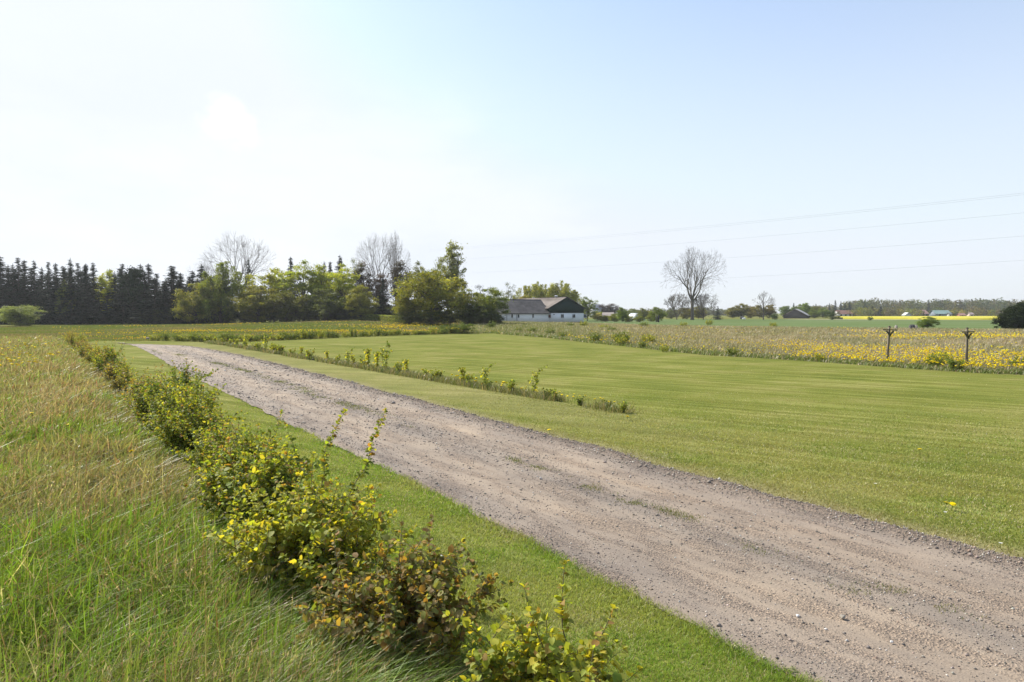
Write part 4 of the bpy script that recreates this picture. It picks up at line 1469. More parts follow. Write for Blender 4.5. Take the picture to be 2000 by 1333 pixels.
for m_, hw in ((SPR[0], (14, 4.6)), (SPR[1], (14, 5)), (SPR[2], (14, 5.4)), (SPR[3], (14, 5.8)), (PINE, (13, 5.6)), (YEW, (6.2, 6.2)), (RND[0], (9.4, 8.6)), (RND[1], (9.4, 8.6)), (RND[2], (9.4, 8.6)),
               (OPENT[0], (11.2, 7.4)), (OPENT[1], (11.2, 7.4)), (WEEP, (14, 7.6)), (POP, (17.3, 5.6)), (WILLOW, (10.2, 11.6)), (THIN, (9.2, 4.6)), (DARKB[0], (5.3, 6.4)), (DARKB[1], (5.3, 6.4)),
               (BROWNC, (12.2, 5.2)), (BARES[0], (24, 21)), (BARES[1], (10, 7.5)), (BARES[2], (19, 20)), (BARES[3], (19, 11)), (SCRUB, (8, 9))):
    NOM[m_[0].name] = hw


def tree(kind, name, u, vtop, wpx, Yd, label, tint=None, group=None, vbase=None, rot=None):
    x = UY(u, Yd)
    z = float(H(x, Yd))
    if vbase is not None:
        z = 0.0
    hgt = ZV(vtop, Yd) - z
    wid = wpx / FPX * Yd
    h0, w0 = NOM[kind[0].name]
    o = empty(name, (x, Yd, z - .03), rf.uniform(0, 6.28) if rot is None else rot, (wid / w0, wid / w0, hgt / h0))
    for me in kind:
        p = obj(me.name.split('.')[0], me, o)
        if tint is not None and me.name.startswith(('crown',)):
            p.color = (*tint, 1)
    tag(o, label, 'tree', group)
    return o


# spruces of the belt on the left, front row, one by one
spr = [(-22, 500, 46), (3, 500, 46), (28, 515, 30), (38, 504, 34), (50, 508, 34), (69, 508, 32), (84, 522, 30), (97, 512, 34), (111, 514, 36), (128, 522, 34), (140, 504, 36), (154, 514, 32),
       (170, 515, 32), (184, 512, 36), (226, 530, 34), (241, 516, 38), (283, 530, 40), (303, 542, 44), (322, 552, 36), (337, 520, 46), (352, 546, 40), (377, 528, 36), (395, 516, 40)]
for i, (u, v, wp) in enumerate(spr):
    tree(SPR[i % 4], 'spruce_tree', u, v, wp * rf.uniform(1.9, 3.1), 139 + rf.uniform(-2, 4), 'dark spruce in the left tree belt, ' + ordn(i + 1) + ' from the left edge', group='spruces of the left tree belt')
for i in range(30):
    u = -30 + i * 15.5 + rf.uniform(-4, 4)
    tree(SPR[(i * 3 + 1) % 4], 'spruce_tree', u, rf.uniform(514, 548), 100, 150 + rf.uniform(0, 10), 'dark spruce in the second rank of the left tree belt', group='spruces standing behind the front rank')
tree(PINE, 'pine_tree', 262, 508, 50, 140, 'broad dark pine, tallest in the middle of the left spruces')
tree(OPENT[0], 'maple_tree', 207, 516, 44, 143, 'light green leafing tree between dark spruces at the left', (2.0, 1.8, 1.2))
tree(OPENT[1], 'maple_tree', 128, 545, 34, 137, 'thin olive-green young tree in front of the left spruces', (.75, .75, .9))
tree(RND[0], 'round_bush', 38, 590, 84, 118, 'rounded grey-green bush at the far left before the spruces', (1.15, 1.25, 1.6))
tree(WEEP, 'birch_tree', 432, 502, 98, 136, 'tall weeping birch in fresh green before the belt', (1.35, 1.35, 1.0))
tree(RND[1], 'leafy_tree', 385, 545, 92, 134, 'rounded brownish-green tree left of the weeping birch', (1.1, 1.0, .9))
tree(BARES[2], 'bare_tree', 472, 458, 150, 152, 'wide bare tree rising behind the weeping birch')
tree(BARES[2], 'bare_tree', 402, 505, 60, 158, 'small bare crown just left of the weeping birch top', rot=2)
tree(SPR[3], 'spruce_tree', 487, 508, 56, 146, 'dark fir standing right of the weeping birch under the bare tree')
tree(OPENT[0], 'maple_tree', 535, 512, 96, 142, 'yellow-green tree right of the wide bare tree', (1.7, 1.5, .9))
tree(RND[2], 'leafy_tree', 505, 552, 100, 134, 'broad brownish-green tree right of the weeping birch', (1.1, .98, .85))
tree(RND[0], 'leafy_tree', 560, 562, 80, 133, 'low olive tree beside the broad brownish one', (.75, .72, .8))
tree(SPR[0], 'spruce_tree', 569, 502, 70, 150, 'pointed dark spruce top above the yellow-green trees')
tree(OPENT[1], 'maple_tree', 594, 506, 92, 140, 'green maple right of the pointed spruce top', (1.35, 1.3, .9))
tree(OPENT[0], 'maple_tree', 630, 508, 88, 141, 'bright green maple in the middle of the belt', (1.6, 1.5, .9))
tree(OPENT[1], 'maple_tree', 668, 512, 88, 139, 'bright yellow-green maple under the dark spruce tips', (1.7, 1.55, .9))
tree(SPR[1], 'spruce_tree', 665, 498, 78, 151, 'dark twin-topped spruce behind the bright maples')
tree(SPR[2], 'spruce_tree', 634, 510, 66, 152, 'grey-green spruce top between the bright maples')
tree(SPR[0], 'spruce_tree', 646, 511, 60, 153, 'thin spruce tip left of the twin-topped one')
tree(THIN, 'slender_tree', 690, 490, 40, 146, 'slender pale leafing tree before the brown conifer', (1.3, 1.3, 1.1))
tree(BROWNC, 'larch_tree', 709, 502, 46, 147, 'brownish bare larch left of the tall bare pair', (.8, .7, .85))
tree(BARES[2], 'bare_tree', 738, 454, 96, 149, 'tall bare tree, left one of the pair in the belt')
tree(BARES[0], 'bare_tree', 773, 456, 62, 151, 'narrow bare tree, right one of the tall pair', rot=3.6)
tree(BROWNC, 'larch_tree', 784, 500, 48, 145, 'dark brownish conifer right of the tall bare pair', (.6, .6, .75))
tree(BROWNC, 'larch_tree', 742, 528, 44, 146, 'reddish-brown thin tree under the tall bare pair', (.95, .7, .8))
tree(OPENT[1], 'leafy_tree', 818, 508, 60, 143, 'olive-brown leafing tree left of the poplar', (.75, .68, .85))
tree(SPR[3], 'spruce_tree', 748, 545, 62, 134, 'dark spruce standing behind the clipped hedge')
tree(RND[1], 'leafy_tree', 706, 553, 60, 131, 'grey-green rounded tree left of the clipped hedge', (1.2, 1.1, 1.15))
tree(RND[2], 'leafy_tree', 640, 560, 90, 134, 'dark olive undergrowth tree below the bright maples', (.55, .6, .75))
tree(THIN, 'young_pine', 633, 592, 26, 129, 'small light young pine at the edge of the belt', (1.3, 1.3, 1.3))
tree(POP, 'poplar_tree', 884, 459, 52, 128, 'tall narrow poplar with silvery leaves', (1.6, 1.55, 1.5), rot=1.)
tree(OPENT[0], 'leafy_tree', 855, 500, 56, 130, 'pale leafing tree leaning against the poplar on its left', (.9, .85, 1.1))
tree(RND[0], 'willow_tree', 842, 514, 132, 112, 'large rounded olive-green willow, biggest leafy crown in front of the belt', (1.25, 1.15, .75))
tree(RND[2], 'willow_tree', 796, 562, 60, 113, 'lower left part-crown of willow scrub beside the large one', (1.2, 1.1, .75))
tree(OPENT[1], 'orchard_tree', 908, 556, 74, 115, 'open-crowned tree with visible dark limbs right of the large willow', (.85, .8, .75))
tree(THIN, 'slender_tree', 936, 548, 50, 124, 'thin greyish leafing tree left of the house', (.9, .85, 1.1))
tree(RND[1], 'leafy_tree', 958, 557, 66, 119, 'dense dark green tree covering the left end of the house', (.95, 1.05, .8))
tree(RND[0], 'leafy_tree', 925, 585, 60, 114, 'low dark tree filling the gap beside the house tree', (.5, .58, .6))
tree(THIN, 'slender_tree', 991, 543, 32, 190, 'thin grey tree rising behind the left roof')
tree(THIN, 'slender_tree', 1008, 562, 24, 192, 'small thin tree behind the left roof, right of the taller thin one', (.9, .9, 1.2))
tree(WILLOW, 'willow_tree', 1047, 541, 84, 196, 'pale green willow behind the dark roof, left of two', (1.3, 1.2, .95))
tree(WILLOW, 'willow_tree', 1094, 539, 104, 200, 'pale green willow behind the brown roof, right of two', (1.3, 1.2, .9), rot=2.)
tree(RND[2], 'leafy_tree', 1024, 575, 60, 188, 'golden-olive treetop showing just above the left roof ridge', (1.25, 1.0, .7))
tree(OPENT[0], 'leafy_tree', 1148, 575, 36, 185, 'small pale leafing tree at the right end of the house', (.85, .9, 1.1))
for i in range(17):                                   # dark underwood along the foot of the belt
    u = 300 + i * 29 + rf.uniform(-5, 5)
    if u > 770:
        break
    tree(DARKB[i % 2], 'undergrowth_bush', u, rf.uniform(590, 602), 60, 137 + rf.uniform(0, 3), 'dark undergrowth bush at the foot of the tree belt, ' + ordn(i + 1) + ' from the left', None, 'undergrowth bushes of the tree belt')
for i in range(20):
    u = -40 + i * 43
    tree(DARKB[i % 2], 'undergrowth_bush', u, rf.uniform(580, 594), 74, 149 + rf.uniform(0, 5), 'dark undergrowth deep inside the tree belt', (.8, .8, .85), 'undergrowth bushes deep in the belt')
for i, (u, v, wp, Yd, lb) in enumerate([(800, 605, 60, 111, 'low leafy bush under the left side of the large willow'), (842, 600, 74, 110, 'low leafy bush under the middle of the large willow'), (880, 604, 60, 112, 'low leafy bush under the right side of the large willow'),
                                        (915, 606, 50, 113, 'low leafy bush between the large willow and the house tree'), (950, 606, 54, 116, 'low leafy bush below the dark tree at the house'), (973, 612, 30, 118, 'low leafy bush touching the left end of the white wall')]):
    tree(DARKB[i % 2], 'willow_bush', u, v, wp, Yd, lb, (1.1, 1.1, .9))
for i, (u, v, wp, lb) in enumerate([(869, 632, 26, 'small green bush at the far corner of the lawn'), (905, 627, 46, 'dense green bush right of the small one at the lawn corner'), (960, 625, 18, 'small bright bush before the left end of the house'),
                                    (890, 640, 26, 'low green bush at the apex of the lawn')]):
    tree(DARKB[i % 2], 'corner_bush', u, v, wp, 76 if i != 2 else 92, lb, (1.7, 1.8, 1.3))

# right part
tree(BARES[0], 'bare_tree', 1352, 484, 128, 226, 'largest bare tree standing alone at the meadow edge', rot=.4)
tree(SCRUB, 'bare_scrub', 1322, 573, 66, 232, 'bare scrub tree at the left foot of the largest bare tree')
tree(SCRUB, 'bare_scrub', 1374, 574, 60, 236, 'bare scrub tree at the right foot of the largest bare tree', rot=2.2)
tree(BARES[3], 'bare_tree', 1394, 574, 24, 240, 'thin pinkish bare tree right of the largest one')
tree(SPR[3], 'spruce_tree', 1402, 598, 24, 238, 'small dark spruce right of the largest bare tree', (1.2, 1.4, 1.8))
tree(BARES[1], 'bare_tree', 1491, 569, 44, 232, 'smaller lone bare tree on the green field', rot=1.)
tree(DARKB[0], 'round_bush', 1513, 611, 16, 228, 'small dark round bush right of the lone bare tree', (.8, 1.1, 1.1))
tree(DARKB[1], 'round_bush', 1626, 604, 26, 232, 'dark round bush at the left end of the rapeseed field', (.9, 1.1, 1.1))
tree(DARKB[0], 'round_bush', 1700, 617, 10, 205, 'tiny dark bush in front of the rapeseed field', (1.3, 1.5, 1.2))
tree(RND[1], 'round_bush', 1812, 617, 38, 104, 'green many-stemmed bush between the two wooden posts', (.8, 1.0, .9))
tree(YEW, 'yew_tree', 1996, 586, 88, 98, 'big dark evergreen at the right edge', (.9, .9, .8), rot=.3)
tree(YEW, 'yew_tree', 1972, 603, 52, 97, 'lower left branches of dark evergreen beside the big one at the right edge', (.9, .9, .8))
tree(YEW, 'yew_tree', 2030, 584, 84, 101, 'dark evergreen cut off by the right edge', (.9, .9, .8))
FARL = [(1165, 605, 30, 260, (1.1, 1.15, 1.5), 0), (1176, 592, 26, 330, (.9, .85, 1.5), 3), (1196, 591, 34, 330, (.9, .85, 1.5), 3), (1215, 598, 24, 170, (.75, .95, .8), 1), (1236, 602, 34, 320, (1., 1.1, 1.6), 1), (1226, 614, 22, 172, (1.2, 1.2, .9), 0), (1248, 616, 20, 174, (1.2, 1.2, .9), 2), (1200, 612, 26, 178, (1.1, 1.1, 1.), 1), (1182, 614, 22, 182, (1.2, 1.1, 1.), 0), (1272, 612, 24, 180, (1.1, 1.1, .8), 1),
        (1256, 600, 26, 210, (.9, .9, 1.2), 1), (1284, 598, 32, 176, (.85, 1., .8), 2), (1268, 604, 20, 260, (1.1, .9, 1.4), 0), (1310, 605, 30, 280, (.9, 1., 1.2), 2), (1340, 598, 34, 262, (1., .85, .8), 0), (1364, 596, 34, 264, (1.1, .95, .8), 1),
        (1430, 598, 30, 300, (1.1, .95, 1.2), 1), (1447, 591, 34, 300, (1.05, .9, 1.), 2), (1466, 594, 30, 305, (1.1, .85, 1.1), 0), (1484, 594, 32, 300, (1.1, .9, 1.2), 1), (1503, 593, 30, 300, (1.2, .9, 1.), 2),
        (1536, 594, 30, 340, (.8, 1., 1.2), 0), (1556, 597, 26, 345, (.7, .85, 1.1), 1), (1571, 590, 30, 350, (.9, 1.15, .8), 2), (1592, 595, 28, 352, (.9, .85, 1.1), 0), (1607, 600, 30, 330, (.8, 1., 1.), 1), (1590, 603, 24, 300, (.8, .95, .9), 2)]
names = ['olive', 'greyish green', 'soft green']
for i, (u, v, wp, Yd, tc_, k_) in enumerate(FARL):
    kd = RND[k_ % 3] if k_ < 3 else BROWNC
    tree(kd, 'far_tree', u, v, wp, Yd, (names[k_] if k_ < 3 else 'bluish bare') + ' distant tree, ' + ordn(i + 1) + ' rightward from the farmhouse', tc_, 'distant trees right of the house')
for i, (u, v, wp, Yd) in enumerate([(1550, 592, 14, 380), (1631, 586, 16, 500), (1642, 588, 14, 500), (1650, 592, 20, 470), (1659, 589, 16, 470), (1704, 598, 18, 430), (1720, 597, 18, 425), (1687, 588, 8, 560), (1697, 587, 9, 600), (1730, 587, 10, 620),
                                    (1745, 586, 11, 620), (1757, 585, 12, 610), (1792, 585, 12, 620), (1813, 585, 12, 600), (1836, 585, 13, 600), (1853, 585, 14, 590), (1867, 587, 14, 590), (1905, 588, 9, 620), (1940, 588, 8, 600), (1593, 593, 8, 360), (1620, 592, 9, 600),
                                    (1673, 590, 9, 590), (1779, 588, 8, 630), (1921, 589, 8, 610)]):
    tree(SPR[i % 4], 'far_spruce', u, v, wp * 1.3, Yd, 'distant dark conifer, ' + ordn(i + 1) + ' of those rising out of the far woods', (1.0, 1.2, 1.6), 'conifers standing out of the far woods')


def woods(name, spans, label, base, seed, csize=6., n_per=260, leaf=1.3):
    rng = np.random.default_rng(seed)
    Cs, Ls, cols = [], [], []
    for (u0, u1, Y0, Y1, h0, h1, cnt) in spans:
        for _ in range(cnt):
            u, Yd = rng.uniform(u0, u1), rng.uniform(Y0, Y1)
            h_ = rng.uniform(h0, h1)
            x = UY(u, Yd)
            n_ = n_per
            p = rng.normal(size=(n_, 3)); p = unit(p) * rng.random((n_, 1)) ** .33
            sz = csize * rng.uniform(.7, 1.3)
            c_ = np.array([x, Yd, h_ * .52]) + p * np.array([sz, sz, h_ * .50])
            Cs.append(c_); Ls.append(leaf * rng.uniform(.6, 1.3, n_))
            cb = np.array(base[rng.integers(len(base))]) * math.exp(rng.normal(0, .12))
            cols.append(jcol(cb, n_, .15, .05, rng))
    C, L_, c = np.concatenate(Cs), np.concatenate(Ls), np.concatenate(cols)
    V, F = diamonds(C, L_, L_ * .7, rng=rng)
    tag(obj(name, make_mesh(name, V, F, M_LEAF, np.repeat(c, 4, 0))), label, 'woods', kind='stuff')


WP = [(.115, .115, .055), (.10, .12, .045), (.13, .115, .075), (.085, .105, .04), (.12, .11, .07), (.07, .09, .045)]
woods('far_woods', [(1640, 2150, 560, 700, 12, 15.5, 190), (1560, 1660, 620, 760, 8, 11, 40)], 'long belt of mixed spring woods on the far side of the fields', WP, 301)
woods('horizon_trees', [(1140, 1460, 640, 900, 5, 9, 90), (1390, 1440, 600, 640, 4, 6.3, 16)], 'low bluish line of trees on the horizon right of the house', [(.09, .10, .07), (.08, .10, .06)], 302, 6., 170, 1.3)
woods('woodland_edge', [(1660, 1960, 400, 470, 3.5, 6.5, 60)], 'lower leafy edge of garden trees before the far woods', WP[:4] + [(.15, .17, .04), (.16, .15, .05)], 303, 4., 200, .9)

# ------------------------------------------------------------------ clipped hedge
def clipped():
    rng = np.random.default_rng(55)
    line = [(UY(704, 132), 132), (UY(742, 127), 127), (UY(772, 120), 120), (UY(800, 116), 116)]
    line2 = [(UY(704, 132), 132), (UY(745, 146), 146), (UY(786, 150), 150)]
    C, N = [], []
    for ln in (line, line2):
        for (x1, y1), (x2, y2) in zip(ln[:-1], ln[1:]):
            n_ = 3800
            t_ = rng.random(n_)
            x, y = x1 + (x2 - x1) * t_, y1 + (y2 - y1) * t_
            top = rng.random(n_) < .35
            off = np.where(top, rng.uniform(-.45, .45, n_), np.where(rng.random(n_) < .5, -.45, .45)) + rng.normal(0, .03, n_)
            dx, dy = (y2 - y1), -(x2 - x1)
            q = math.hypot(dx, dy)
            zz = np.where(top, 1.12, rng.uniform(0, 1.12, n_)) + rng.normal(0, .02, n_)
            x, y = x + dx / q * off, y + dy / q * off
            C.append(np.stack([x, y, zz + H(x, y)], 1))
    C = np.concatenate(C)
    o0 = np.array([line[0][0], line[0][1], float(H(*line[0]))])
    V, F = diamonds(C - o0, .14, .09, rng=rng)
    root = empty('clipped_hedge', o0)
    obj('leaves', make_mesh('leaves', V, F, M_LEAF, jcol((.22, .26, .06), len(C), .15, .06, rng, 4)), root)
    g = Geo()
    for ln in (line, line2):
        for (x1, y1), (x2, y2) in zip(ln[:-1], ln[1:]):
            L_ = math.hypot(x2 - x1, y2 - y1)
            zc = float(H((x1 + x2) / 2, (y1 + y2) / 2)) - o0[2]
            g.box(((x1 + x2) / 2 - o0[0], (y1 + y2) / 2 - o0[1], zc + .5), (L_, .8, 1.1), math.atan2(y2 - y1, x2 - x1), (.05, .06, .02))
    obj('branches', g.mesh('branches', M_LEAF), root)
    tag(root, 'low clipped box hedge turning a corner at the foot of the trees', 'hedge')


clipped()

# ------------------------------------------------------------------ farmhouse
M_WALL = noisy_mat('limewash', (.80, .81, .82), (.86, .86, .86), 1.4, .85, .15, c3=(.76, .76, .75))
M_ROOF_D = noisy_mat('dark_fibre_roof', (.055, .05, .048), (.10, .092, .088), 1.1, .85, .3, (1, 1, 1), c3=(.12, .11, .10), use_col=True)
M_ROOF_B = noisy_mat('weathered_roof', (.09, .072, .06), (.14, .115, .098), .9, .85, .3, (1, .4, 1), c3=(.24, .205, .18), use_col=True)
M_GREEN = noisy_mat('green_boards', (.009, .028, .02), (.016, .042, .03), 4, .6, .2, (1, 1, 6), spec=.3)
M_FRAME = noisy_mat('window_paint', (.55, .55, .54), (.68, .68, .66), 5, .6, 0)
M_GLASS = noisy_mat('dark_glass', (.012, .015, .018), (.03, .035, .04), 2, .12, 0, spec=.6)
M_RUST = noisy_mat('brown_shutter', (.10, .05, .04), (.16, .085, .065), 6, .8, .2)
M_SOCLE = noisy_mat('tarred_plinth', (.02, .02, .022), (.04, .04, .04), 5, .8, .2)
M_METAL = noisy_mat('dull_metal', (.35, .36, .37), (.5, .5, .5), 5, .5, .1)
M_PIPE = noisy_mat('downpipe', (.05, .05, .05), (.09, .09, .09), 5, .6, 0)


def corr_roof(g, p0, along, up, L_, S_, thick=.10, pitch=.18, col=(1, 1, 1), sheets=1.1):
    """corrugated slope: p0 corner, along = unit ridge direction, up = unit slope direction"""
    n_ = int(L_ / pitch) * 2
    rows = max(2, int(S_ / sheets)) + 1
    along, up = np.array(along), np.array(up)
    nrm = unit(np.cross(along, up))
    if nrm[2] < 0:
        nrm = -nrm
    a = np.linspace(0, L_, n_)
    z = np.where(np.arange(n_) % 2 == 0, .025, -.0)
    for r_ in range(rows - 1):
        s0, s1 = S_ * r_ / (rows - 1) - .06 * (r_ > 0), S_ * (r_ + 1) / (rows - 1)
        lift = np.array([.03, .0])
        V0 = p0 + along * a[:, None] + up * s0 + nrm * (z + thick + .03)[:, None]
        V1 = p0 + along * a[:, None] + up * s1 + nrm * (z + thick)[:, None]
        V = np.concatenate([V0, V1])
        i = np.arange(n_ - 1)
        tone = np.repeat(np.exp(RNG.normal(0, .07, int(n_ / 12) + 1)), 12)[:n_]
        cc = np.tile(tone, 2)[:, None] * np.array(col)
        g.add(V, np.stack([i, i + 1, i + 1 + n_, i + n_], 1), cc)
    a_, b_ = p0, p0 + along * L_
    V = np.array([a_, b_, b_ + up * S_, a_ + up * S_, a_ + nrm * thick, b_ + nrm * thick, b_ + up * S_ + nrm * thick, a_ + up * S_ + nrm * thick])
    g.add(V, [[0, 3, 2, 1], [0, 1, 5, 4], [1, 2, 6, 5], [2, 3, 7, 6], [3, 0, 4, 7]], np.array(col) * .8)


HX, HYY, HA = UY(1072, 152), 152.0, math.radians(24)
house = empty('farmhouse', (HX, HYY, float(H(HX, HYY)) - .02), HA)
tag(house, 'long white farmhouse with dark left roof and dark green boarded gable on the right', 'farmhouse')
# local frame: +x along the front wall to the right, +y away; x=0 where the wings meet
WLx, WRx, DP, LM = -13.5, 8.9, 9.0, 27.0
EZ = 2.25
g = Geo()
g.box((WLx / 2, 4.5, EZ / 2 + .10), (-WLx - .01, 9.0, EZ - .2))
part = obj('wing_wall', g.mesh('wing_wall', M_WALL), house)
g = Geo()
GX0 = 0.0
g.box(((GX0 + WRx) / 2, LM / 2, EZ / 2 + .10), (WRx - GX0 - .006, LM, EZ - .2))
mainw = obj('gable_wall', g.mesh('gable_wall', M_WALL), house)
g = Geo()
g.box(((WLx + WRx) / 2, -.02, .09), (WRx - WLx - .04, .12, .26))
obj('plinth', g.mesh('plinth', M_SOCLE), house)
# green boarded upper storey of the main block
ez2, apex = 3.35, 5.75
mx = (GX0 + WRx) / 2
g = Geo()
V = []
poly = [(GX0 + .01, EZ + .02), (WRx - .01, EZ + .02), (WRx - .01, ez2), (mx, apex), (GX0 + .01, ez2)]
g.prism(poly, -.06, LM - .05, lambda p, q, t: (p, t, q))
gb = obj('boarded_gable', g.mesh('boarded_gable', M_GREEN), house)
g = Geo()
for i in range(52):                                   # cover battens on the gable boards
    xx = GX0 + .1 + i * (WRx - GX0 - .2) / 51
    top = ez2 + (apex - ez2) * (1 - abs(xx - mx) / (mx - GX0)) - .05
    g.box((xx, -.075, (EZ + top) / 2), (.04, .03, top - EZ))
obj('battens', g.mesh('battens', M_GREEN), gb)
# main roof
slope = unit(np.array([mx - GX0, 0, apex - ez2]))
ov = .45
g = Geo()
corr_roof(g, np.array([GX0, -.35, ez2]) - slope * ov, (0, 1, 0), slope, LM + .5, np.hypot(mx - GX0, apex - ez2) + ov)
slope2 = slope * np.array([-1, 1, 1])
corr_roof(g, np.array([WRx, -.35, ez2]) - slope2 * ov, (0, 1, 0), slope2, LM + .5, np.hypot(mx - GX0, apex - ez2) + ov)
g.box((mx, LM / 2 - .1, apex + .13), (.34, LM + .5, .10))
rf_main = obj('roof', g.mesh('roof', M_ROOF_B), house)
g = Geo()                                             # verge boards along the gable
for sgn, xo in ((1, GX0), (-1, WRx)):
    a0 = np.array([xo - sgn * slope[0] * ov, -.39, ez2 - slope[2] * ov + .02])
    a1 = np.array([mx, -.39, apex + .02])
    up_ = np.array([0, 0, .16])
    V = np.array([a0, a1, a1 + up_, a0 + up_, a0 + [0, -.035, 0], a1 + [0, -.035, 0], a1 + up_ + [0, -.035, 0], a0 + up_ + [0, -.035, 0]])
    g.add(V, [[0, 1, 2, 3], [7, 6, 5, 4], [0, 4, 5, 1], [3, 2, 6, 7], [0, 3, 7, 4], [1, 5, 6, 2]])
obj('verge_board', g.mesh('verge_board', M_PIPE), rf_main)
g = Geo()
g.add(*tubes([(mx, 5, apex + .1)], [(mx, 5, apex + .45)], np.array([.32]), np.array([.32]), 12))
g.add(*tubes([(mx, 5, apex + .45)], [(mx, 5, apex + .62)], np.array([.5]), np.array([.08]), 12))
obj('ridge_vent', g.mesh('ridge_vent', M_METAL), rf_main)
g = Geo()
g.add(*tubes([(mx, 17, apex + .1)], [(mx, 17, apex + .38)], np.array([.25]), np.array([.25]), 10))
obj('ridge_vent', g.mesh('ridge_vent', M_METAL), rf_main)
# wing roof
wd, wrz = 4.6, 5.15
sl = unit(np.array([0, wd, wrz - EZ]))
g = Geo()
corr_roof(g, np.array([WLx - .2, 0, EZ + .03]) - sl * .4, (1, 0, 0), sl, -WLx + .2 + .30, np.hypot(wd, wrz - EZ) + .4)
sl2 = sl * np.array([1, -1, 1])
corr_roof(g, np.array([WLx - .2, 9.2, EZ + .03]) - sl2 * .3, (1, 0, 0), sl2, -WLx + .15, np.hypot(wd, wrz - EZ) + .3)
g.box((WLx / 2, wd, wrz + .15), (-WLx + .3, .3, .10))
wr_ = obj('wing_roof', g.mesh('wing_roof', M_ROOF_D), house)
g = Geo()
g.prism([(0.05, EZ + .03), (9.1, EZ + .03), (wd, wrz)], WLx - .02, WLx + .1, lambda p, q, t: (t, p, q))
obj('end_gable', g.mesh('end_gable', M_WALL), house)


def win(xc, zc, w_, h_, glass=M_GLASS, bars=True, nm='window'):
    fr = Geo()
    t_ = .055
    for (cx, cz, ww, hh) in ((0, h_ / 2 - t_ / 2, w_, t_), (0, -h_ / 2 + t_ / 2, w_, t_), (-w_ / 2 + t_ / 2, 0, t_, h_ - 2 * t_ - .004), (w_ / 2 - t_ / 2, 0, t_, h_ - 2 * t_ - .004)):
        fr.box((cx, 0, cz), (ww, .07, hh))
    if bars:
        fr.box((0, .008, 0), (.035, .04, h_ - 2 * t_ - .006))
    f = obj(nm, fr.mesh('window_frame', M_FRAME), house, (xc, -.032, zc))
    pg = Geo(); pg.box((0, .022, 0), (w_ - .05, .012, h_ - .05))
    obj('pane', pg.mesh('pane', glass), f)
    sg = Geo(); sg.box((0, -.03, -h_ / 2 - .035), (w_ + .12, .14, .05))
    obj('sill', sg.mesh('sill', M_FRAME), f)


def hx(u):                                            # place along the front wall seen in direction u
    k = (u - 1000) / FPX * math.cos(PITCH)
    return (k * HYY - HX) / (math.cos(HA) - k * math.sin(HA))


for u, w_, h_ in ((1000, .42, .8), (1012.8, .42, .8), (1041, .42, .8)):
    win(hx(u), 1.62, w_, h_, bars=False)
win(hx(1073.4), 1.55, .66, .82, M_RUST, bars=False)
for u in (1098.2, 1120.7, 1142.6):
    win(hx(u), 1.57, .78, .82)
g = Geo(); g.box((hx(1082), -.03, 1.9), (.36, .06, .13))
obj('wall_vent', g.mesh('wall_vent', M_PIPE), house)
for u in (989.5, 1009.3):
    V, F = tubes([(hx(u), -.10, .1)], [(hx(u), -.10, EZ)], np.array([.05]), np.array([.05]), 8)
    obj('downpipe', make_mesh('downpipe', V, F, M_PIPE, np.ones((len(V), 3))), house)
g = Geo()
g.box((WLx / 2 - .1, -.42, EZ - .09), (-WLx + .3, .12, .09))
obj('gutter', g.mesh('gutter', M_PIPE), house)

# ------------------------------------------------------------------ distant buildings
def building(name, u, Yd, wid, dep, wall_h, ridge, wallc, roofc, rot, label, wins=3, gable_front=False, cat='building'):
    x = UY(u, Yd)
    root = empty(name, (x, Yd, float(H(x, Yd)) - .05), rot)
    tag(root, label, cat)
    mw = noisy_mat('wall_' + str(u), tuple(c * .9 for c in wallc), wallc, 1, .85, .1)
    mr = noisy_mat('roof_' + str(u), tuple(c * .85 for c in roofc), roofc, 1, .8, .2, use_col=True)
    g = Geo()
    g.prism([(-dep / 2, 0), (dep / 2, 0), (dep / 2, wall_h), (0, ridge - .12), (-dep / 2, wall_h)], -wid / 2, wid / 2, lambda p, q, t: (t, p, q))
    obj('wall', g.mesh('wall', mw), root)
    g = Geo()
    sl = unit(np.array([0, dep / 2, ridge - wall_h]))
    S_ = np.hypot(dep / 2, ridge - wall_h) + .4
    corr_roof(g, np.array([-wid / 2 - .4, -dep / 2, wall_h]) - sl * .4, (1, 0, 0), sl, wid + .8, S_, pitch=.9, sheets=4)
    sl2 = sl * np.array([1, -1, 1])
    corr_roof(g, np.array([-wid / 2 - .4, dep / 2, wall_h]) - sl2 * .4, (1, 0, 0), sl2, wid + .8, S_, pitch=.9, sheets=4)
    obj('roof', g.mesh('roof', mr), root)
    for i in range(wins):
        xx = -wid / 2 + (i + .5) * wid / wins
        g = Geo(); g.box((xx, -dep / 2 - .03, wall_h * .55), (1.1, .08, 1.0))
        f = obj('window', g.mesh('window', M_GLASS), root)
    g = Geo(); g.box((wid / 2 + .04, 0, 1.0), (.08, 1.1, 2.0))
    obj('door', g.mesh('door', M_FRAME), root)
    return root


building('barn', 1556, 300, 14, 9.5, 1.4, 4.1, (.12, .10, .09), (.42, .40, .39), math.radians(62), 'dark barn with a pale sloping roof left of the rapeseed field', 2, cat='barn')
building('white_house', 1646, 420, 8.5, 7, 1.9, 4.0, (.75, .73, .70), (.24, .13, .10), 0.05, 'small white house with reddish roof at the left end of the rapeseed')
building('gabled_hut', 1771, 400, 5, 3.2, 1.2, 2.6, (.5, .52, .5), (.6, .62, .6), math.radians(80), 'tiny pale gabled hut above the rapeseed field', 1, cat='hut')
building('cottage', 1796, 410, 7, 6, 2.1, 4.2, (.26, .18, .18), (.40, .24, .20), math.radians(10), 'cottage with pink roof behind the rapeseed, left of the green-roofed shed')
building('long_shed', 1836, 410, 9.0, 7, 2.0, 4.0, (.20, .24, .28), (.24, .34, .31), 0.0, 'long shed with pale green roof behind the rapeseed field', 2, cat='shed')
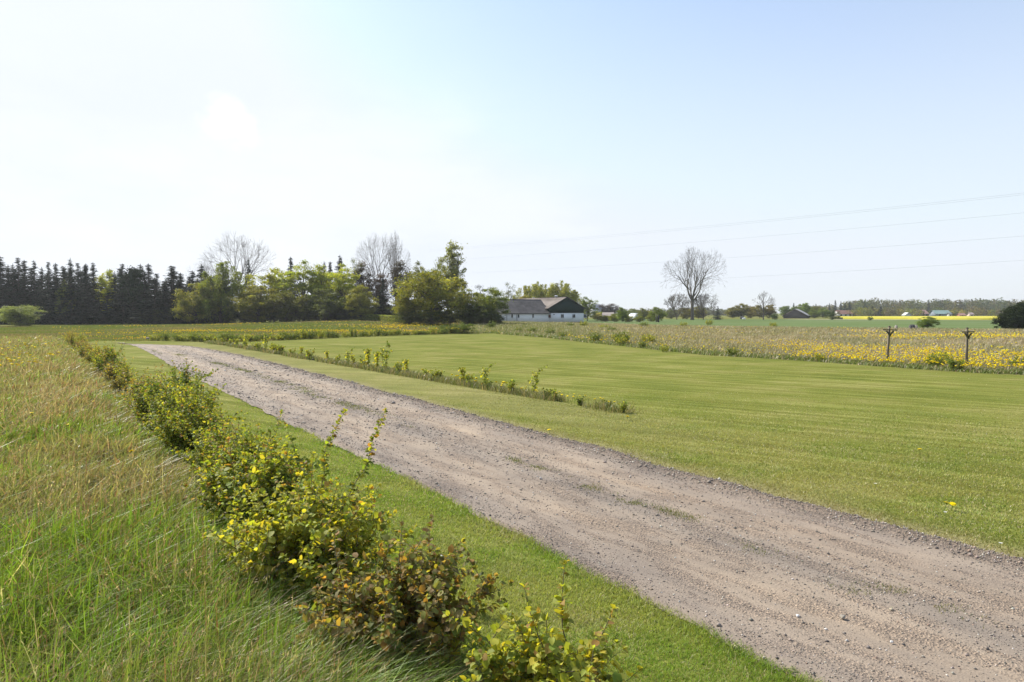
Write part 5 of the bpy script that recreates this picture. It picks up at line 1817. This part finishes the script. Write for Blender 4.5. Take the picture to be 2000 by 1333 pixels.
building('white_hut', 1854, 398, 1.6, 1.6, 1.8, 2.5, (.8, .8, .78), (.4, .4, .4), 0.3, 'tiny white hut right of the green-roofed shed', 1, cat='hut')
building('red_cottage', 1877, 405, 3.4, 3, 1.2, 2.2, (.40, .20, .15), (.5, .28, .22), 0.1, 'small red cottage between two pink blossoming trees', 1)
building('pink_house', 1895, 400, 2.4, 2.4, 1.7, 2.6, (.75, .60, .52), (.55, .42, .38), 0.2, 'tiny pinkish white house right of the red cottage', 1)
building('grey_house', 1163, 330, 4, 5, 4.5, 6.5, (.55, .57, .60), (.35, .36, .40), 0.3, 'pale grey gabled house just right of the farmhouse', 1)
building('brick_hut', 1188, 200, 2.6, 2.2, 1.5, 2.5, (.16, .09, .075), (.45, .38, .34), math.radians(-20), 'low brick hut with light roof among the bushes', 2, cat='hut')
for i, (u, v, wp) in enumerate([(1857, 606, 17), (1880, 605, 15)]):
    tree(RND[i], 'blossom_tree', u, v, wp, 415, ['pink-white blossoming tree left of the red cottage', 'pink blossoming tree right of the red cottage'][i], (2.4, 1.9, 3.6))
tree(RND[2], 'blossom_tree', 1167, 610, 22, 200, 'whitish blossoming bush at the right corner of the farmhouse', (2.4, 2.0, 3.8))


def polytunnel(u, Yd, w_, h_, L_):
    x = UY(u, Yd)
    root = empty('polytunnel', (x, Yd, 0), math.radians(14))
    tag(root, 'small white arched polytunnel greenhouse behind the meadow bushes', 'greenhouse')
    m, t = mat('plastic_film')
    p = nn(t, 'ShaderNodeBsdfPrincipled', _Roughness=.35)
    p.inputs['Base Color'].default_value = (.62, .66, .64, 1)
    out = nn(t, 'ShaderNodeOutputMaterial')
    t.links.new(p.outputs[0], out.inputs['Surface'])
    k_ = 14
    arc = [(math.cos(a) * w_ / 2, math.sin(a) * h_) for a in np.linspace(0, math.pi, k_)]
    g = Geo()
    g.prism(arc, -L_ / 2, L_ / 2, lambda p, q, t: (p, t, q))
    obj('film', g.mesh('film', m), root)
    g = Geo()
    for yy in np.linspace(-L_ / 2 - .02, L_ / 2 + .02, 5):
        A = [(p * 1.01, yy, q * 1.01) for p, q in arc]
        V, F = tubes(A[:-1], A[1:], np.full(k_ - 1, .05), np.full(k_ - 1, .05), 5)
        g.add(V, F)
    obj('hoops', g.mesh('hoops', M_METAL), root)


polytunnel(1242, 215, 3.4, 2.3, 5.5)
# old gate post in the hedge by the bushes
g = Geo()
xg = UY(1286, 168)
rt = empty('gate_posts', (xg, 168, float(H(xg, 168))))
g.box((-.55, 0, .95), (.16, .16, 1.9)); obj('post', g.mesh('post', M_BARK_PALE), rt)
g = Geo(); g.box((.05, 0, .9), (.34, .2, 1.8)); obj('post', g.mesh('post', M_SOCLE), rt)
tag(rt, 'pair of weathered upright posts in front of a bush beyond the meadow', 'posts')

# ------------------------------------------------------------------ wooden clothes-line posts
M_POST = noisy_mat('weathered_post', (.10, .085, .06), (.24, .20, .145), 9, .9, .5, (1, 1, .12), c3=(.13, .13, .06))
M_ARM = noisy_mat('mossy_arm', (.05, .048, .022), (.10, .095, .04), 9, .9, .5, c3=(.10, .11, .03))


def clothes_post(u, v, Hh, armL, lean, rot, label):
    x, y = G(u, v)
    root = empty('clothesline_post', (x, y, float(H(x, y))), rot)
    root.rotation_euler = (0, lean, rot)
    g = Geo()
    g.box((0, 0, Hh / 2 - .15), (.075, .075, Hh + .3))
    obj('post', g.mesh('post', M_POST), root)
    g = Geo()
    g.box((0, 0, Hh + .02), (.085, .085, .04), taper=.6)
    obj('post_cap', g.mesh('post_cap', M_BARK_PALE), root)
    za = Hh - .15
    g = Geo()
    g.box((0, -.062, za), (armL, .045, .05))
    arm = obj('crossarm', g.mesh('crossarm', M_ARM), root)
    for sx in (-1, 1):
        g = Geo()
        o_, i_ = armL * .29, .035
        bz = za - .30
        n_ = 8
        prev = None
        out_, in_ = [], []
        for i in range(n_ + 1):                       # curved bracket
            t_ = i / n_
            xo = i_ + (o_ - i_) * t_ ** 1.5
            zo = bz + (za - .04 - bz) * t_ ** .8
            out_.append((sx * (xo + .012), zo - .02)); in_.append((sx * (max(xo - .022, i_)), zo + .03 if t_ < 1 else zo))
        for i in range(n_):
            P = [out_[i], out_[i + 1], in_[i + 1], in_[i]]
            V = [(p, yy, q) for yy in (-.085, -.040) for p, q in P]
            g.add(V, [[0, 1, 2, 3], [7, 6, 5, 4], [0, 4, 5, 1], [3, 2, 6, 7]])
        obj('brace', g.mesh('brace', M_ARM), root)
    for sx in (-.9, -.45, .45, .9):
        V, F = tubes([(sx * armL / 2, -.062, za + .03)], [(sx * armL / 2, -.062, za + .085)], np.array([.006]), np.array([.006]), 5)
        obj('hook', make_mesh('hook', V, F, M_METAL, np.ones((len(V), 3))), arm)
    tag(root, label, 'post', 'wooden clothes-line posts in the meadow')


clothes_post(1733, 707, 1.66, .72, .04, math.radians(8), 'left of two weathered T-shaped wooden posts among the dandelions')
clothes_post(1887.5, 718, 1.66, .60, -.012, math.radians(10), 'right of two weathered T-shaped wooden posts, the nearer one')

# ------------------------------------------------------------------ overhead wires
M_WIRE = noisy_mat('aluminium_wire', (.42, .43, .46), (.48, .49, .52), 1, .5, 0)
WIRES = [((2000, 376.5), (905, 483.5), 'uppermost of the thin overhead wires on the right'), ((2000, 380), (905, 486.5), 'second overhead wire, running just below the uppermost'),
         ((2000, 415.5), (905, 506.5), 'middle overhead wire, third from the top'), ((2000, 461), (905, 534), 'fourth overhead wire from the top'), ((2000, 508.5), (905, 566), 'lowest overhead wire, passing near the bare tree top')]
for (a, b, lb) in WIRES:
    Ya, Yb = 172., 318.
    A = np.array([UY(a[0], Ya), Ya, ZV(a[1], Ya)]); B = np.array([UY(b[0], Yb), Yb, ZV(b[1], Yb)])
    d = B - A
    A2, B2 = A - d * .5, B + d * .12
    t_ = np.linspace(0, 1, 40)
    P = A2 + (B2 - A2) * t_[:, None]
    k = (t_ - .5) ** 2 * 4
    ta, tb = .5 / 1.62, 1.5 / 1.62
    base = np.interp(t_, [ta, tb], [(ta - .5) ** 2 * 4, (tb - .5) ** 2 * 4])
    base = (ta - .5) ** 2 * 4 + (t_ - ta) / (tb - ta) * ((tb - .5) ** 2 * 4 - (ta - .5) ** 2 * 4)
    P[:, 2] += (k - base) * 2.0
    root = P[0].copy()
    P -= root
    V, F = tubes(P[:-1], P[1:], np.full(39, .022), np.full(39, .022), 5)
    tag(obj('overhead_wire', make_mesh('overhead_wire', V, F, M_WIRE, np.ones((len(V), 3))), None, root), lb, 'wire', 'overhead wires crossing the sky')

# ------------------------------------------------------------------ stones
def rock(name, x, y, sx, sy, sz, seed, m, label, zoff=0.0, group=None, rot=0.):
    rng = np.random.default_rng(seed)
    nu, nv = 16, 9
    V = []
    for j in range(nv):
        ph = math.pi * j / (nv - 1)
        for i in range(nu):
            th = 2 * math.pi * i / nu
            d = np.array([math.sin(ph) * math.cos(th), math.sin(ph) * math.sin(th), math.cos(ph)])
            k = 1 + .16 * math.sin(3 * th + seed) * math.sin(ph) + .1 * math.cos(2 * ph + 2 * th) + (rng.normal(0, .04) if 0 < j < nv - 1 else 0)
            V.append(np.sign(d) * np.abs(d) ** .8 * k * np.array([sx, sy, sz]) / 2)
    idx = np.arange(nu * nv).reshape(nv, nu)
    F = np.stack([idx[:-1], idx[1:], np.roll(idx[1:], -1, 1), np.roll(idx[:-1], -1, 1)], -1).reshape(-1, 4)
    me = make_mesh(name, np.array(V), F, m, np.ones((nu * nv, 3)), False)
    return tag(obj(name, me, None, (x, y, float(H(x, y)) + sz * .3 + zoff), rot), label, 'stone', group)


M_ROCK = noisy_mat('fieldstone', (.22, .20, .17), (.40, .36, .30), 4, .9, .5, c3=(.16, .14, .11))
M_ROCKD = noisy_mat('dark_stone', (.07, .07, .07), (.15, .14, .13), 4, .9, .5)
for (u, v, w_, m, lb, sd) in ((292, 664, .34, M_ROCK, 'flat pale boulder at the far bend of the drive, left of two', 1), (303, 664, .48, M_ROCKD, 'grey domed boulder at the far bend of the drive, right of two', 2)):
    x, y = G(u, v)
    rock('boulder', x, y - .3, w_, .3, .42 if sd == 2 else .26, sd, m, lb)
for i, (u, m) in enumerate([(1779, M_ROCKD), (1783, M_ROCK), (1787, M_ROCKD), (1793, M_ROCKD), (1796, M_ROCK), (1804, M_ROCK), (1767, M_ROCK)]):
    x = UY(u, 86)
    rock('field_stone', x, 86 + i * .3, .35, .35, 1.0 if m is M_ROCKD else .9, 20 + i, m, ('dark' if m is M_ROCKD else 'pale') + ' fieldstone left of the many-stemmed bush, ' + ordn(i + 1) + ' set out', group='stones by the many-stemmed bush')
x = UY(1449, 262)
rock('dark_boulder', x, 262, 1.5, 1., 1.3, 41, M_ROCKD, 'dark boulder on the far green field left of the lone bare tree')
rock('pale_boulder', UY(1453, 258), 258, 1.3, .8, .7, 42, noisy_mat('pale_stone', (.6, .6, .6), (.75, .75, .74), 3, .8, .2), 'white boulder beside the dark one on the far green field')
for (u, v, w_, sd, lb) in ((1646, 1213, .040, 51, 'round pinkish pebble lying in the middle of the gravel drive'), (1558, 1210, .026, 52, 'white pebble on the gravel left of the round pinkish one'), (1647, 1126, .022, 53, 'small white pebble on the gravel behind the pinkish one'),
                           (1741, 1261, .02, 54, 'small cream pebble on the near gravel')):
    x, y = G(u, v)
    rock('pebble', x, y, w_, w_ * .8, w_ * .75, sd, M_ROCK if sd == 51 else noisy_mat('white_stone', (.6, .58, .55), (.75, .73, .7), 9, .8, .1), lb, .022)
# daisies / scraps in the turf
for (u, v, lb) in ((864, 1097, 'white daisy in the turf right of the bronze shrub'), (1710, 953, 'white seed clock on the right lawn near the drive'), (1954, 1072, 'white daisy at the right edge of the verge'), (1846, 1010, 'small white daisy under the pair of dandelions')):
    x, y = G(u, v)
    o = empty('daisy', (x, y, float(H(x, y))))
    g = Geo()
    n_ = 12
    for i in range(n_):
        a = i * 6.283 / n_
        g.add([(0, 0, .055), (.015 * math.cos(a - .2), .015 * math.sin(a - .2), .057), (.019 * math.cos(a), .019 * math.sin(a), .06), (.015 * math.cos(a + .2), .015 * math.sin(a + .2), .057)], [[0, 1, 2, 3]], (.8, .8, .78))
    obj('petals', g.mesh('petals', M_PETAL), o)
    V, F = tubes([(0, 0, 0)], [(0, 0, .054)], np.array([.002]), np.array([.002]), 5)
    obj('stem', make_mesh('stem', V, F, M_PETAL, np.tile((.12, .18, .04), (len(V), 1))), o)
    tag(o, lb, 'flower')

# ------------------------------------------------------------------ haze over the far fields
HAZE = 0.00020
if HAZE:
    g = Geo()
    g.box((0, 330, 17.5), (1900, 1300, 37))
    m, t = mat('haze_air')
    pv = nn(t, 'ShaderNodeVolumePrincipled', _Density=HAZE, _Anisotropy=0.3)
    pv.inputs['Color'].default_value = (.93, .96, 1., 1)
    out = nn(t, 'ShaderNodeOutputMaterial')
    t.links.new(pv.outputs[0], out.inputs['Volume'])
    tag(obj('haze', g.mesh('haze', m)), 'thin pale haze in the air over the fields', 'haze', kind='stuff')
